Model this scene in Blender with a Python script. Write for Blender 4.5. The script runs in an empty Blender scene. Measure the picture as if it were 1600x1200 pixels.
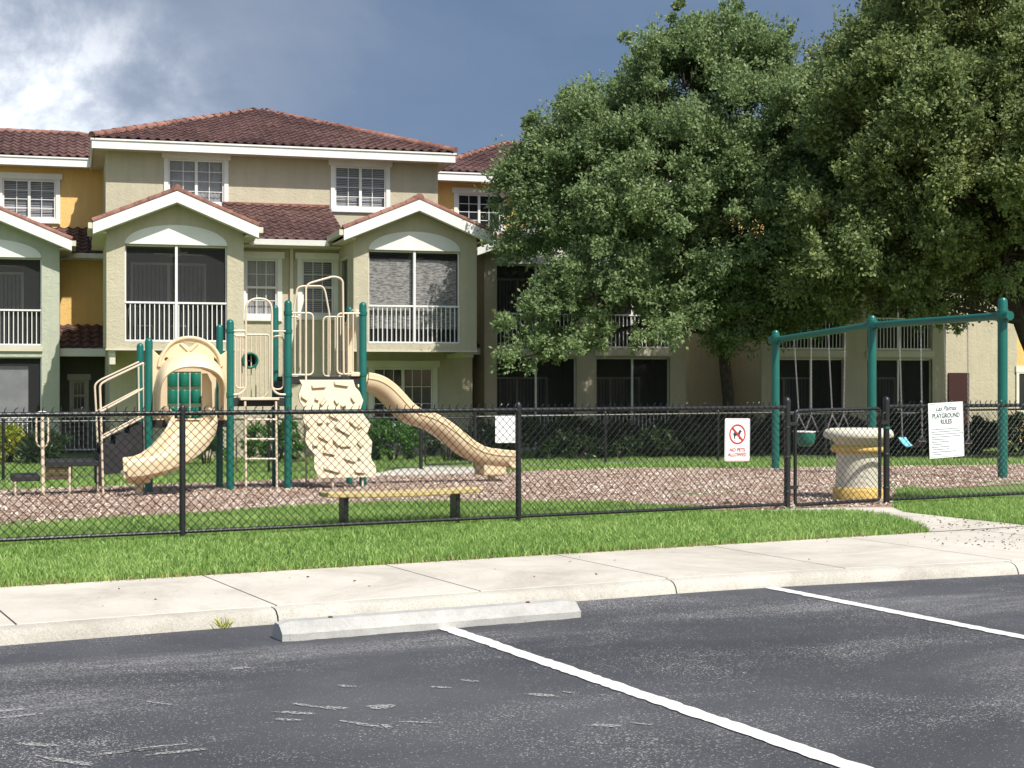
import bpy, math, random
import numpy as np
from mathutils import Vector, Matrix, noise
from mathutils.geometry import tessellate_polygon
random.seed(7); rng = np.random.default_rng(7)
S = bpy.context.scene; COL = S.collection
FPX = 2379.0; CZ = 1.42; HZ = 597.0
R = math.radians
def lerp(a, b, t): return a + (b - a) * t
def sm(t): t = max(0., min(1., t)); return t * t * (3 - 2 * t)

# ------------------------------------------------------------------ frames
class Fr:
    def __init__(s, ang, ox=0., oy=0.):
        s.ang = R(ang); s.u = (math.cos(s.ang), math.sin(s.ang)); s.v = (-s.u[1], s.u[0]); s.o = (ox, oy)
    def __call__(s, a, b, c): return (s.o[0] + a * s.u[0] + b * s.v[0], s.o[1] + a * s.u[1] + b * s.v[1], c)
    def inv(s, x, y): x -= s.o[0]; y -= s.o[1]; return x * s.u[0] + y * s.u[1], x * s.v[0] + y * s.v[1]
    def hit(s, px, py, b):          # where the sight line meets the upright plane b of this frame
        k = (px - 800) / FPX
        Y = (b + s.o[0] * s.v[0] + s.o[1] * s.v[1]) / (s.v[1] + k * s.v[0])
        return s.inv(k * Y, Y)[0], CZ - (py - HZ) * Y / FPX
FF = Fr(27.3); FB = Fr(16.0); FS = Fr(20.0, -4.85, 20.27)
def terr(d):
    if d < 9.0: return 0.13
    z = 0.14 - 0.0337 * max(0, d - 14.5)
    return max(z, -0.55) if d < 60 else -0.55
def terrz(x, y): return terr(FF.inv(x, y)[1])
def grd(px, py):
    k = (px - 800) / FPX; lo, hi = 3., 60.
    for _ in range(50):
        m = (lo + hi) / 2
        if CZ - (py - HZ) * m / FPX > terrz(k * m, m): lo = m
        else: hi = m
    return (k * lo, lo, terrz(k * lo, lo))
def at(px, py, Y): return ((px - 800) * Y / FPX, Y, CZ - (py - HZ) * Y / FPX)

# ------------------------------------------------------------------ materials
def newmat(name):
    m = bpy.data.materials.new(name); m.use_nodes = True
    nt = m.node_tree; b = nt.nodes['Principled BSDF']; return m, nt, b
def N(nt, t, **kw):
    n = nt.nodes.new(t)
    for k, v in kw.items():
        if k in n.inputs: n.inputs[k].default_value = v
        else: setattr(n, k, v)
    return n
def ramp(nt, fac, stops):
    r = N(nt, 'ShaderNodeValToRGB'); e = r.color_ramp.elements
    while len(e) < len(stops): e.new(0.5)
    for i, (p, c) in enumerate(stops):
        e[i].position = p; e[i].color = (*c, 1) if len(c) == 3 else c
    nt.links.new(fac, r.inputs[0]); return r.outputs[0]
def mat(name, c1, c2=None, scale=3., rough=.7, bump=0., bscale=40., spec=.3, c3=None, detail=6., metal=0., dist=.02):
    m, nt, b = newmat(name); L = nt.links
    tc = N(nt, 'ShaderNodeTexCoord')
    b.inputs['Roughness'].default_value = rough; b.inputs['Specular IOR Level'].default_value = spec
    b.inputs['Metallic'].default_value = metal
    if c2 is None: c2 = tuple(x * .82 for x in c1)
    n = N(nt, 'ShaderNodeTexNoise', Scale=scale, Detail=detail, Roughness=.62); L.new(tc.outputs['Object'], n.inputs['Vector'])
    st = [(.32, c2), (.68, c1)] if c3 is None else [(.3, c2), (.5, c1), (.7, c3)]
    L.new(ramp(nt, n.outputs['Fac'], st), b.inputs['Base Color'])
    if bump:
        n2 = N(nt, 'ShaderNodeTexNoise', Scale=bscale, Detail=5., Roughness=.6); L.new(tc.outputs['Object'], n2.inputs['Vector'])
        bp = N(nt, 'ShaderNodeBump', Strength=bump, Distance=dist); L.new(n2.outputs['Fac'], bp.inputs['Height']); L.new(bp.outputs[0], b.inputs['Normal'])
    return m
def stucco(name, c):
    m, nt, b = newmat(name); L = nt.links; tc = N(nt, 'ShaderNodeTexCoord')
    b.inputs['Roughness'].default_value = .9; b.inputs['Specular IOR Level'].default_value = .15
    n = N(nt, 'ShaderNodeTexNoise', Scale=.9, Detail=8., Roughness=.7); L.new(tc.outputs['Object'], n.inputs['Vector'])
    mp = N(nt, 'ShaderNodeMapping'); mp.inputs['Scale'].default_value = (7, 7, .6); L.new(tc.outputs['Object'], mp.inputs[0])
    st = N(nt, 'ShaderNodeTexNoise', Scale=1., Detail=4.); L.new(mp.outputs[0], st.inputs['Vector'])
    mx = N(nt, 'ShaderNodeMix', data_type='FLOAT'); mx.inputs[0].default_value = .4
    L.new(n.outputs['Fac'], mx.inputs[2]); L.new(st.outputs['Fac'], mx.inputs[3])
    L.new(ramp(nt, mx.outputs[0], [(.36, tuple(x * .86 for x in c)), (.6, c)]), b.inputs['Base Color'])
    n2 = N(nt, 'ShaderNodeTexNoise', Scale=6., Detail=7., Roughness=.72, Distortion=1.2); L.new(tc.outputs['Object'], n2.inputs['Vector'])
    bp = N(nt, 'ShaderNodeBump', Strength=.55, Distance=.05); L.new(n2.outputs['Fac'], bp.inputs['Height']); L.new(bp.outputs[0], b.inputs['Normal'])
    return m
M = {}
M['olive'] = stucco('olive_stucco', (.52, .47, .35))
M['sage'] = stucco('sage_stucco', (.49, .51, .41))
M['yellow'] = stucco('yellow_stucco', (.8, .53, .2))
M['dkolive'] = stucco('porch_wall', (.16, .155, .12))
M['white'] = mat('white_paint', (.8, .79, .76), (.7, .69, .65), 2., .45, .1, 60)
M['cream'] = mat('cream_trim', (.62, .58, .46), (.55, .51, .4), 2., .6, .1, 60)
M['trim'] = mat('pale_trim', (.72, .7, .62), (.62, .6, .52), 2., .6, .1, 60)
M['tan'] = mat('tan_plastic', (.7, .57, .375), (.63, .5, .315), 1.6, .38, .06, 50, .5)
M['tanrock'] = mat('pale_tan_plastic', (.6, .51, .345), (.53, .44, .29), 1.6, .5, .25, 40, .4)
M['tanmetal'] = mat('tan_coated_metal', (.68, .58, .44), (.6, .5, .37), 4., .35, .05, 80, .5)
M['green'] = mat('green_coated_metal', (.006, .125, .1), (.005, .1, .082), 3., .32, .05, 60, .5)
M['greenpl'] = mat('green_plastic', (.008, .16, .1), (.006, .12, .08), 3., .35, .05, 60, .5)
M['black'] = mat('black_vinyl', (.012, .012, .014), (.02, .02, .022), 5., .35, .1, 90, .5)
M['deck'] = mat('black_rubber_deck', (.02, .02, .022), (.035, .033, .033), 8., .7, .3, 120)
M['brown'] = mat('brown_coated_mesh', (.09, .045, .03), (.06, .03, .02), 8., .6)
M['benchy'] = mat('yellow_painted_board', (.7, .56, .27), (.6, .46, .2), 5., .55, .3, 30)
M['pcream'] = mat('cream_concrete_paint', (.72, .68, .56), (.62, .58, .46), 3., .7, .25, 50)
M['pyellow'] = mat('yellow_concrete_paint', (.75, .52, .16), (.62, .41, .12), 3., .7, .25, 50)
M['signw'] = mat('sign_white', (.85, .84, .85), (.8, .79, .8), 4., .4)
M['signred'] = mat('sign_red', (.55, .05, .04), None, 4., .5)
M['signdk'] = mat('sign_ink', (.03, .05, .06), None, 4., .5)
M['signgreen'] = mat('sign_grey_green_ink', (.07, .12, .12), None, 4., .5)
M['chain'] = mat('galvanised_chain', (.5, .49, .47), (.35, .34, .33), 30., .4, metal=.7)
M['seatblk'] = mat('black_rubber_seat', (.03, .03, .035), None, 8., .6)
M['seatblue'] = mat('pale_blue_plastic', (.2, .55, .65), None, 8., .5)
M['bark'] = mat('oak_bark', (.09, .07, .055), (.04, .032, .026), 8., .95, 1., 30)
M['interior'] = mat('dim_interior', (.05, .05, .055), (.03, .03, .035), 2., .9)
M['curtain'] = mat('pale_curtain', (.6, .6, .62), (.42, .43, .46), 3., .9)
M['reddoor'] = mat('dark_red_door', (.05, .018, .016), None, 3., .6)
M['ball'] = mat('pale_metal_fitting', (.5, .5, .48), None, 3., .4)
M['planter'] = mat('grey_stone', (.22, .22, .2), (.12, .12, .11), 6., .9, .6, 20)

def tilemat(name, c1, c2, c3):
    m, nt, b = newmat(name); L = nt.links; tc = N(nt, 'ShaderNodeTexCoord')
    b.inputs['Roughness'].default_value = .75; b.inputs['Specular IOR Level'].default_value = .25
    n = N(nt, 'ShaderNodeTexNoise', Scale=5., Detail=5., Roughness=.75); L.new(tc.outputs['Object'], n.inputs['Vector'])
    n2 = N(nt, 'ShaderNodeTexNoise', Scale=.7, Detail=3.); L.new(tc.outputs['Object'], n2.inputs['Vector'])
    mx = N(nt, 'ShaderNodeMix', data_type='FLOAT'); mx.inputs[0].default_value = .4
    L.new(n.outputs['Fac'], mx.inputs[2]); L.new(n2.outputs['Fac'], mx.inputs[3])
    L.new(ramp(nt, mx.outputs[0], [(.38, c1), (.5, c2), (.63, c3)]), b.inputs['Base Color']); return m
M['tile'] = tilemat('brown_red_roof_tile', (.05, .028, .027), (.098, .053, .048), (.17, .098, .086))
M['cap'] = tilemat('salmon_ridge_tile', (.13, .06, .046), (.24, .115, .088), (.35, .19, .15))

def glassmat(name, alpha, col=(.02, .025, .03)):
    m, nt, b = newmat(name)
    b.inputs['Base Color'].default_value = (*col, 1); b.inputs['Roughness'].default_value = .06
    b.inputs['Specular IOR Level'].default_value = .8; b.inputs['Alpha'].default_value = alpha; return m
M['glass'] = glassmat('window_glass', .28)
M['dglass'] = glassmat('dark_window_glass', .82)
def screenmat(name, fac, c):
    m, nt, b = newmat(name); L = nt.links
    b.inputs['Base Color'].default_value = (*c, 1); b.inputs['Roughness'].default_value = .8
    t = N(nt, 'ShaderNodeBsdfTransparent'); mx = N(nt, 'ShaderNodeMixShader', Fac=fac)
    L.new(t.outputs[0], mx.inputs[1]); L.new(b.outputs[0], mx.inputs[2])
    L.new(mx.outputs[0], nt.nodes['Material Output'].inputs[0]); return m
M['screen'] = screenmat('insect_screen', .45, (.035, .036, .04))
def stripemat(name, c1, c2, freq, axis=2, rough=.8, noisy=0.):
    m, nt, b = newmat(name); L = nt.links; tc = N(nt, 'ShaderNodeTexCoord')
    mp = N(nt, 'ShaderNodeMapping'); sc = [.0, .0, .0]; sc[axis] = freq
    if noisy: sc = [6 if s == 0 else s for s in sc]
    mp.inputs['Scale'].default_value = sc; L.new(tc.outputs['Object'], mp.inputs[0])
    if noisy:
        w = N(nt, 'ShaderNodeTexNoise', Scale=1., Detail=4., Roughness=.8); out = w.outputs['Fac']; st = [(.4, c1), (.58, c2)]
    else:
        w = N(nt, 'ShaderNodeTexWave', Scale=1.); w.bands_direction = 'XYZ'[axis]; out = w.outputs['Fac']; st = [(.3, c1), (.6, c2)]
    L.new(mp.outputs[0], w.inputs['Vector']); L.new(ramp(nt, out, st), b.inputs['Base Color'])
    b.inputs['Roughness'].default_value = rough; return m
M['blinds'] = stripemat('slatted_blinds', (.16, .17, .19), (.5, .51, .54), 5.)
M['bamboo'] = stripemat('woven_reed_shade', (.25, .24, .23), (.85, .83, .8), 26., noisy=1)
M['vblinds'] = stripemat('vertical_blinds', (.06, .06, .065), (.13, .13, .14), 3., axis=0)

def leafmat(name, c1, c2, c3, trans=.25, rough=.42, spec=.5, nscale=.6):
    m, nt, b = newmat(name); L = nt.links; g = N(nt, 'ShaderNodeNewGeometry'); tc = N(nt, 'ShaderNodeTexCoord')
    n = N(nt, 'ShaderNodeTexNoise', Scale=nscale, Detail=3.); L.new(tc.outputs['Object'], n.inputs['Vector'])
    mx = N(nt, 'ShaderNodeMix', data_type='FLOAT'); mx.inputs[0].default_value = .5
    L.new(g.outputs['Random Per Island'], mx.inputs[2]); L.new(n.outputs['Fac'], mx.inputs[3])
    c = ramp(nt, mx.outputs[0], [(.2, c1), (.5, c2), (.8, c3)])
    L.new(c, b.inputs['Base Color']); b.inputs['Roughness'].default_value = rough; b.inputs['Specular IOR Level'].default_value = spec
    t = N(nt, 'ShaderNodeBsdfTranslucent'); L.new(c, t.inputs[0])
    ms = N(nt, 'ShaderNodeMixShader', Fac=trans); L.new(b.outputs[0], ms.inputs[1]); L.new(t.outputs[0], ms.inputs[2])
    L.new(ms.outputs[0], nt.nodes['Material Output'].inputs[0]); return m
M['oak'] = leafmat('oak_leaves', (.125, .185, .08), (.205, .29, .12), (.33, .41, .18), .42, .55, .35)
M['oak2'] = leafmat('oak_leaves_warm', (.115, .165, .065), (.2, .265, .095), (.36, .4, .15), .42, .55, .35)
M['shrub'] = leafmat('shrub_leaves', (.03, .1, .012), (.07, .2, .025), (.14, .32, .05), .3, .35)
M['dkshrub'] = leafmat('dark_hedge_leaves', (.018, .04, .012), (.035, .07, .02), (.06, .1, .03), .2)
M['croton'] = leafmat('yellow_green_leaves', (.12, .22, .02), (.4, .45, .04), (.6, .55, .08), .3)
M['grass'] = leafmat('grass_blades', (.15, .27, .055), (.28, .44, .11), (.48, .61, .21), .4, .5, .3, .8)
M['dryg'] = leafmat('dry_blades', (.25, .2, .08), (.35, .28, .12), (.4, .35, .2), .3, .6)
M['chip'] = leafmat('wood_chips_red', (.2, .105, .065), (.5, .4, .31), (.8, .74, .65), 0., .9, .1, .8)
M['dryleaf'] = leafmat('fallen_leaves_brown', (.05, .03, .02), (.1, .06, .03), (.2, .12, .06), .1, .8, .1)

def asphaltmat():
    m, nt, b = newmat('asphalt'); L = nt.links; tc = N(nt, 'ShaderNodeTexCoord')
    b.inputs['Roughness'].default_value = .82; b.inputs['Specular IOR Level'].default_value = .3
    mp = N(nt, 'ShaderNodeMapping'); mp.inputs['Rotation'].default_value = (0, 0, -R(27.3)); L.new(tc.outputs['Object'], mp.inputs[0])
    # fine aggregate
    v = N(nt, 'ShaderNodeTexNoise', Scale=260., Detail=3., Roughness=.7); L.new(mp.outputs[0], v.inputs['Vector'])
    big = N(nt, 'ShaderNodeTexNoise', Scale=.55, Detail=5., Roughness=.6, Distortion=.4); L.new(mp.outputs[0], big.inputs['Vector'])
    base = ramp(nt, big.outputs['Fac'], [(.33, (.046, .047, .054)), (.5, (.062, .063, .071)), (.7, (.09, .091, .099))])
    # worn speckle: lots where the seal has worn
    sp = N(nt, 'ShaderNodeTexNoise', Scale=95., Detail=3., Roughness=.7); L.new(mp.outputs[0], sp.inputs['Vector'])
    mw = N(nt, 'ShaderNodeMapping'); mw.inputs['Scale'].default_value = (.7, 1.1, 1); L.new(mp.outputs[0], mw.inputs[0])
    wear = N(nt, 'ShaderNodeTexNoise', Scale=.9, Detail=6., Roughness=.65, Distortion=.6); L.new(mw.outputs[0], wear.inputs['Vector'])
    wr = ramp(nt, wear.outputs['Fac'], [(.44, (0, 0, 0)), (.68, (1, 1, 1))])
    th = N(nt, 'ShaderNodeMath', operation='MULTIPLY_ADD'); th.inputs[1].default_value = .12; L.new(wr, th.inputs[0]); L.new(sp.outputs['Fac'], th.inputs[2])
    spf = ramp(nt, th.outputs[0], [(.635, (0, 0, 0)), (.7, (1, 1, 1))])
    # streaks along the bay lines (tyre scuffs), two swept bands
    sx = N(nt, 'ShaderNodeSeparateXYZ'); L.new(mp.outputs[0], sx.inputs[0])
    def band(cx, cy, rx, ry, slope=0.):
        a = N(nt, 'ShaderNodeMath', operation='SUBTRACT'); L.new(sx.outputs[0], a.inputs[0]); a.inputs[1].default_value = cx
        c = N(nt, 'ShaderNodeMath', operation='SUBTRACT'); L.new(sx.outputs[1], c.inputs[0]); c.inputs[1].default_value = cy
        c2 = N(nt, 'ShaderNodeMath', operation='MULTIPLY_ADD'); L.new(a.outputs[0], c2.inputs[0]); c2.inputs[1].default_value = slope; L.new(c.outputs[0], c2.inputs[2])
        p = N(nt, 'ShaderNodeMath', operation='DIVIDE'); L.new(a.outputs[0], p.inputs[0]); p.inputs[1].default_value = rx
        q = N(nt, 'ShaderNodeMath', operation='DIVIDE'); L.new(c2.outputs[0], q.inputs[0]); q.inputs[1].default_value = ry
        p2 = N(nt, 'ShaderNodeMath', operation='MULTIPLY'); L.new(p.outputs[0], p2.inputs[0]); L.new(p.outputs[0], p2.inputs[1])
        q2 = N(nt, 'ShaderNodeMath', operation='MULTIPLY_ADD'); L.new(q.outputs[0], q2.inputs[0]); L.new(q.outputs[0], q2.inputs[1]); L.new(p2.outputs[0], q2.inputs[2])
        o = N(nt, 'ShaderNodeMath', operation='SUBTRACT', use_clamp=True); o.inputs[0].default_value = 1.; L.new(q2.outputs[0], o.inputs[1]); return o.outputs[0]
    ms = N(nt, 'ShaderNodeMapping'); ms.inputs['Scale'].default_value = (1.2, 7, 1); L.new(mp.outputs[0], ms.inputs[0])
    stn = N(nt, 'ShaderNodeTexNoise', Scale=1.5, Detail=7., Roughness=.7); L.new(ms.outputs[0], stn.inputs['Vector'])
    stf = ramp(nt, stn.outputs['Fac'], [(.35, (.15, .15, .15)), (.62, (1, 1, 1))])
    tot = None
    for args in ((1.9, 7.35, 2.6, .28, .06), (3.2, 7.3, 1.0, .25), (6.2, 7.3, 1.8, .22, .1), (7.3, 6.9, 1.6, .4), (.6, 6.6, 1.6, .5), (6.1, 5.3, 1.2, .5)):
        f = band(*args)
        if tot is None: tot = f
        else:
            s = N(nt, 'ShaderNodeMath', operation='MAXIMUM'); L.new(tot, s.inputs[0]); L.new(f, s.inputs[1]); tot = s.outputs[0]
    st0 = N(nt, 'ShaderNodeMath', operation='MULTIPLY'); L.new(tot, st0.inputs[0]); L.new(stf, st0.inputs[1])
    stm = N(nt, 'ShaderNodeMath', operation='MULTIPLY'); L.new(st0.outputs[0], stm.inputs[0]); L.new(ramp(nt, sp.outputs['Fac'], [(.46, (0, 0, 0)), (.6, (1, 1, 1))]), stm.inputs[1])
    mA = N(nt, 'ShaderNodeMix', data_type='RGBA'); L.new(stm.outputs[0], mA.inputs[0]); L.new(base, mA.inputs[6]); mA.inputs[7].default_value = (.34, .33, .325, 1)
    mB = N(nt, 'ShaderNodeMix', data_type='RGBA'); L.new(spf, mB.inputs[0]); L.new(mA.outputs[2], mB.inputs[6]); mB.inputs[7].default_value = (.36, .35, .34, 1)
    mC = N(nt, 'ShaderNodeMix', data_type='RGBA', blend_type='MULTIPLY'); mC.inputs[0].default_value = .6
    L.new(mB.outputs[2], mC.inputs[6]); L.new(ramp(nt, v.outputs['Fac'], [(.3, (.55, .55, .55)), (.7, (1.4, 1.4, 1.4))]), mC.inputs[7])
    L.new(mC.outputs[2], b.inputs['Base Color'])
    bp = N(nt, 'ShaderNodeBump', Strength=.5, Distance=.006); L.new(v.outputs['Fac'], bp.inputs['Height']); L.new(bp.outputs[0], b.inputs['Normal'])
    return m
M['asphalt'] = asphaltmat()
def concmat(name, c, c2, agg=0.):
    m, nt, b = newmat(name); L = nt.links; tc = N(nt, 'ShaderNodeTexCoord')
    b.inputs['Roughness'].default_value = .9; b.inputs['Specular IOR Level'].default_value = .15
    n = N(nt, 'ShaderNodeTexNoise', Scale=1.1, Detail=9., Roughness=.72); L.new(tc.outputs['Object'], n.inputs['Vector'])
    base = ramp(nt, n.outputs['Fac'], [(.34, c2), (.62, c)])
    s = N(nt, 'ShaderNodeTexNoise', Scale=28., Detail=5., Roughness=.7); L.new(tc.outputs['Object'], s.inputs['Vector'])
    f = ramp(nt, s.outputs['Fac'], [(.64, (0, 0, 0)), (.72, (1, 1, 1))])
    mx = N(nt, 'ShaderNodeMix', data_type='RGBA'); L.new(f, mx.inputs[0]); L.new(base, mx.inputs[6]); mx.inputs[7].default_value = (c2[0] * .62, c2[1] * .6, c2[2] * .58, 1)
    out = mx.outputs[2]
    g0 = N(nt, 'ShaderNodeTexNoise', Scale=.45, Detail=10., Roughness=.8, Distortion=1.); L.new(tc.outputs['Object'], g0.inputs['Vector'])
    m3 = N(nt, 'ShaderNodeMix', data_type='RGBA', blend_type='MULTIPLY'); m3.inputs[0].default_value = 1.; L.new(out, m3.inputs[6]); L.new(ramp(nt, g0.outputs['Fac'], [(.36, (.74, .73, .71)), (.5, (.95, .95, .94)), (.7, (1.02, 1.02, 1.02))]), m3.inputs[7]); out = m3.outputs[2]
    if agg:
        v = N(nt, 'ShaderNodeTexVoronoi', Scale=120.); L.new(tc.outputs['Object'], v.inputs['Vector'])
        m2 = N(nt, 'ShaderNodeMix', data_type='RGBA', blend_type='MULTIPLY'); m2.inputs[0].default_value = agg; L.new(out, m2.inputs[6])
        L.new(ramp(nt, v.outputs['Distance'], [(.3, (1.1, 1.1, 1.1)), (.75, (.6, .58, .56))]), m2.inputs[7]); out = m2.outputs[2]
    L.new(out, b.inputs['Base Color'])
    g = N(nt, 'ShaderNodeTexNoise', Scale=120., Detail=3.); L.new(tc.outputs['Object'], g.inputs['Vector'])
    bp = N(nt, 'ShaderNodeBump', Strength=.4, Distance=.006); L.new(g.outputs['Fac'], bp.inputs['Height']); L.new(bp.outputs[0], b.inputs['Normal'])
    return m
M['walk'] = concmat('sidewalk_concrete', (.6, .56, .49), (.5, .46, .4))
M['kerb'] = concmat('kerb_concrete', (.56, .535, .48), (.46, .435, .38), .4)
M['stop'] = concmat('grey_concrete', (.55, .545, .52), (.36, .355, .34), .2)
def paintmat():
    m, nt, b = newmat('white_road_paint'); L = nt.links; tc = N(nt, 'ShaderNodeTexCoord')
    n = N(nt, 'ShaderNodeTexNoise', Scale=24., Detail=8., Roughness=.8, Distortion=.5); L.new(tc.outputs['Object'], n.inputs['Vector'])
    L.new(ramp(nt, n.outputs['Fac'], [(.33, (.16, .16, .16)), (.39, (.5, .5, .48)), (.48, (.66, .65, .62)), (.65, (.76, .75, .72))]), b.inputs['Base Color'])
    b.inputs['Roughness'].default_value = .8; return m
M['paint'] = paintmat()
M['soil'] = mat('lawn_soil', (.14, .21, .055), (.11, .14, .045), 2.2, .95, .8, 60, c3=(.17, .26, .06))
M['mulch'] = mat('mulch_base', (.4, .27, .21), (.2, .09, .06), 26., .95, 1., 60, c3=(.6, .47, .4), dist=.03)

# ------------------------------------------------------------------ mesh builder
SPACE = {}
def tag(o, label=None, cat=None, group=None, kind=None):
    if label: o['label'] = label
    if cat: o['category'] = cat
    if group: o['group'] = group
    if kind: o['kind'] = kind
    return o
def thing(name, label, cat, loc, rz=0., group=None):
    o = bpy.data.objects.new(name, None); COL.objects.link(o); o.location = loc; o.rotation_euler = (0, 0, rz)
    o.empty_display_size = .2
    SPACE[o.name] = Matrix.Rotation(-rz, 4, 'Z') @ Matrix.Translation(-Vector(loc))
    return tag(o, label, cat, group)
class MB:
    def __init__(s): s.v = []; s.f = []
    def quad(s, *p):
        n = len(s.v); s.v += [tuple(x) for x in p]; s.f.append(tuple(range(n, n + len(p)))); return s
    def fbox(s, F, a0, a1, b0, b1, c0, c1):
        n = len(s.v)
        s.v += [F(a, b, c) for c in (c0, c1) for b in (b0, b1) for a in (a0, a1)]
        s.f += [tuple(n + i for i in q) for q in ((0, 2, 3, 1), (4, 5, 7, 6), (0, 1, 5, 4), (2, 6, 7, 3), (0, 4, 6, 2), (1, 3, 7, 5))]; return s
    def cbox(s, c, sx, sy, sz, rz=0.):
        F = Fr(math.degrees(rz), c[0], c[1]); return s.fbox(F, -sx / 2, sx / 2, -sy / 2, sy / 2, c[2] - sz / 2, c[2] + sz / 2)
    def beam(s, p, q, w, h, up=(0, 0, 1)):
        p = Vector(p); q = Vector(q); d = (q - p).normalized(); side = d.cross(Vector(up)).normalized(); u = side.cross(d).normalized()
        n = len(s.v)
        for e in (p, q):
            for i, j in ((-1, -1), (1, -1), (1, 1), (-1, 1)): s.v.append(tuple(e + side * i * w / 2 + u * j * h / 2))
        s.f += [tuple(n + i for i in k) for k in ((0, 1, 2, 3), (7, 6, 5, 4), (0, 4, 5, 1), (1, 5, 6, 2), (2, 6, 7, 3), (3, 7, 4, 0))]; return s
    def tube(s, pts, r, n=10, cap=True, closed=False):
        pts = [Vector(p) for p in pts]; rs = r if isinstance(r, (list, tuple)) else [r] * len(pts); m = len(pts); b0 = len(s.v)
        prev = None
        for i, p in enumerate(pts):
            if closed: t = pts[(i + 1) % m] - pts[i - 1]
            else: t = pts[min(i + 1, m - 1)] - pts[max(i - 1, 0)]
            t.normalize()
            if prev is None:
                a = Vector((0, 0, 1)) if abs(t.z) < .9 else Vector((1, 0, 0)); x = t.cross(a).normalized()
            else: x = (prev - t * prev.dot(t)).normalized()
            prev = x; y = t.cross(x)
            for k in range(n):
                an = 2 * math.pi * k / n; s.v.append(tuple(p + (x * math.cos(an) + y * math.sin(an)) * rs[i]))
        for i in range(m if closed else m - 1):
            for k in range(n):
                a = b0 + i * n + k; b = b0 + i * n + (k + 1) % n; c = b0 + ((i + 1) % m) * n + (k + 1) % n; d = b0 + ((i + 1) % m) * n + k
                s.f.append((a, b, c, d))
        if cap and not closed:
            s.f.append(tuple(b0 + k for k in range(n))[::-1]); s.f.append(tuple(b0 + (m - 1) * n + k for k in range(n)))
        return s
    def lathe(s, base, prof, n=24):
        b0 = len(s.v); x, y, z = base
        for r, h in prof:
            for k in range(n):
                an = 2 * math.pi * k / n; s.v.append((x + r * math.cos(an), y + r * math.sin(an), z + h))
        for i in range(len(prof) - 1):
            for k in range(n):
                s.f.append((b0 + i * n + k, b0 + i * n + (k + 1) % n, b0 + (i + 1) * n + (k + 1) % n, b0 + (i + 1) * n + k))
        s.f.append(tuple(b0 + k for k in range(n))[::-1]); s.f.append(tuple(b0 + (len(prof) - 1) * n + k for k in range(n))); return s
    def plate(s, F, b0, b1, loops):         # flat panel with holes, loops of (a, c), from depth b0 to b1
        tri = tessellate_polygon([[Vector((a, c, 0)) for a, c in l] for l in loops]); flat = [p for l in loops for p in l]
        n = len(s.v); m = len(flat)
        s.v += [F(a, b0, c) for a, c in flat] + [F(a, b1, c) for a, c in flat]
        for t in tri:
            s.f.append(tuple(n + i for i in t)); s.f.append(tuple(n + m + i for i in t[::-1]))
        o = 0
        for l in loops:
            k = len(l)
            for i in range(k):
                j = (i + 1) % k; s.f.append((n + o + i, n + o + j, n + m + o + j, n + m + o + i))
            o += k
        return s
    def sweep(s, path, prof, lat=None, closed=True):   # prof of (side, up); path points; side is horizontal
        b0 = len(s.v); m = len(path); k = len(prof); path = [Vector(p) for p in path]
        for i, p in enumerate(path):
            t = (path[min(i + 1, m - 1)] - path[max(i - 1, 0)]).normalized()
            side = Vector((t.y, -t.x, 0)).normalized() if lat is None else Vector(lat[i]).normalized()
            up = side.cross(t).normalized()
            for a, c in prof: s.v.append(tuple(p + side * a + up * c))
        for i in range(m - 1):
            for j in range(k if closed else k - 1):
                s.f.append((b0 + i * k + j, b0 + i * k + (j + 1) % k, b0 + (i + 1) * k + (j + 1) % k, b0 + (i + 1) * k + j))
        if closed:
            for off in (0, (m - 1) * k):
                tri = tessellate_polygon([[Vector((a, c, 0)) for a, c in prof]])
                for t in tri: s.f.append(tuple(b0 + off + q for q in t))
        return s
    def build(s, name, m, parent=None, smooth=False, origin=None, bevel=0., recalc=True):
        me = bpy.data.meshes.new(name)
        if parent is not None: X = SPACE[parent.name]; vs = [X @ Vector(v) for v in s.v]
        else:
            a = np.array(s.v); o0 = origin or (float((a[:, 0].min() + a[:, 0].max()) / 2), float((a[:, 1].min() + a[:, 1].max()) / 2), float(a[:, 2].min()))
            X = Matrix.Translation(-Vector(o0)); vs = [X @ Vector(v) for v in s.v]
        me.from_pydata(vs, [], s.f); 
        if recalc:
            import bmesh
            bm = bmesh.new(); bm.from_mesh(me); bmesh.ops.recalc_face_normals(bm, faces=bm.faces); bm.to_mesh(me); bm.free()
        me.materials.append(M[m] if isinstance(m, str) else m)
        o = bpy.data.objects.new(name, me); COL.objects.link(o); SPACE[o.name] = X
        if parent is not None: o.parent = parent
        else: o.location = o0
        if smooth:
            me.polygons.foreach_set('use_smooth', [True] * len(me.polygons))
            md = o.modifiers.new('edge', 'EDGE_SPLIT'); md.split_angle = R(42)
        if bevel:
            md = o.modifiers.new('bevel', 'BEVEL'); md.width = bevel; md.segments = 2; md.limit_method = 'ANGLE'; md.angle_limit = R(40)
        return o
def crom(pts, n=6, closed=False):
    P = [Vector(p) for p in pts]; out = []; m = len(P)
    for i in range(m if closed else m - 1):
        p0 = P[(i - 1) % m] if closed or i > 0 else P[0] * 2 - P[1]; p1 = P[i]; p2 = P[(i + 1) % m]; p3 = P[(i + 2) % m] if closed or i + 2 < m else P[-1] * 2 - P[-2]
        for j in range(n):
            t = j / n
            out.append(.5 * ((2 * p1) + (p2 - p0) * t + (2 * p0 - 5 * p1 + 4 * p2 - p3) * t * t + (3 * p1 - p0 - 3 * p2 + p3) * t ** 3))
    if not closed: out.append(P[-1])
    return out
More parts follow.
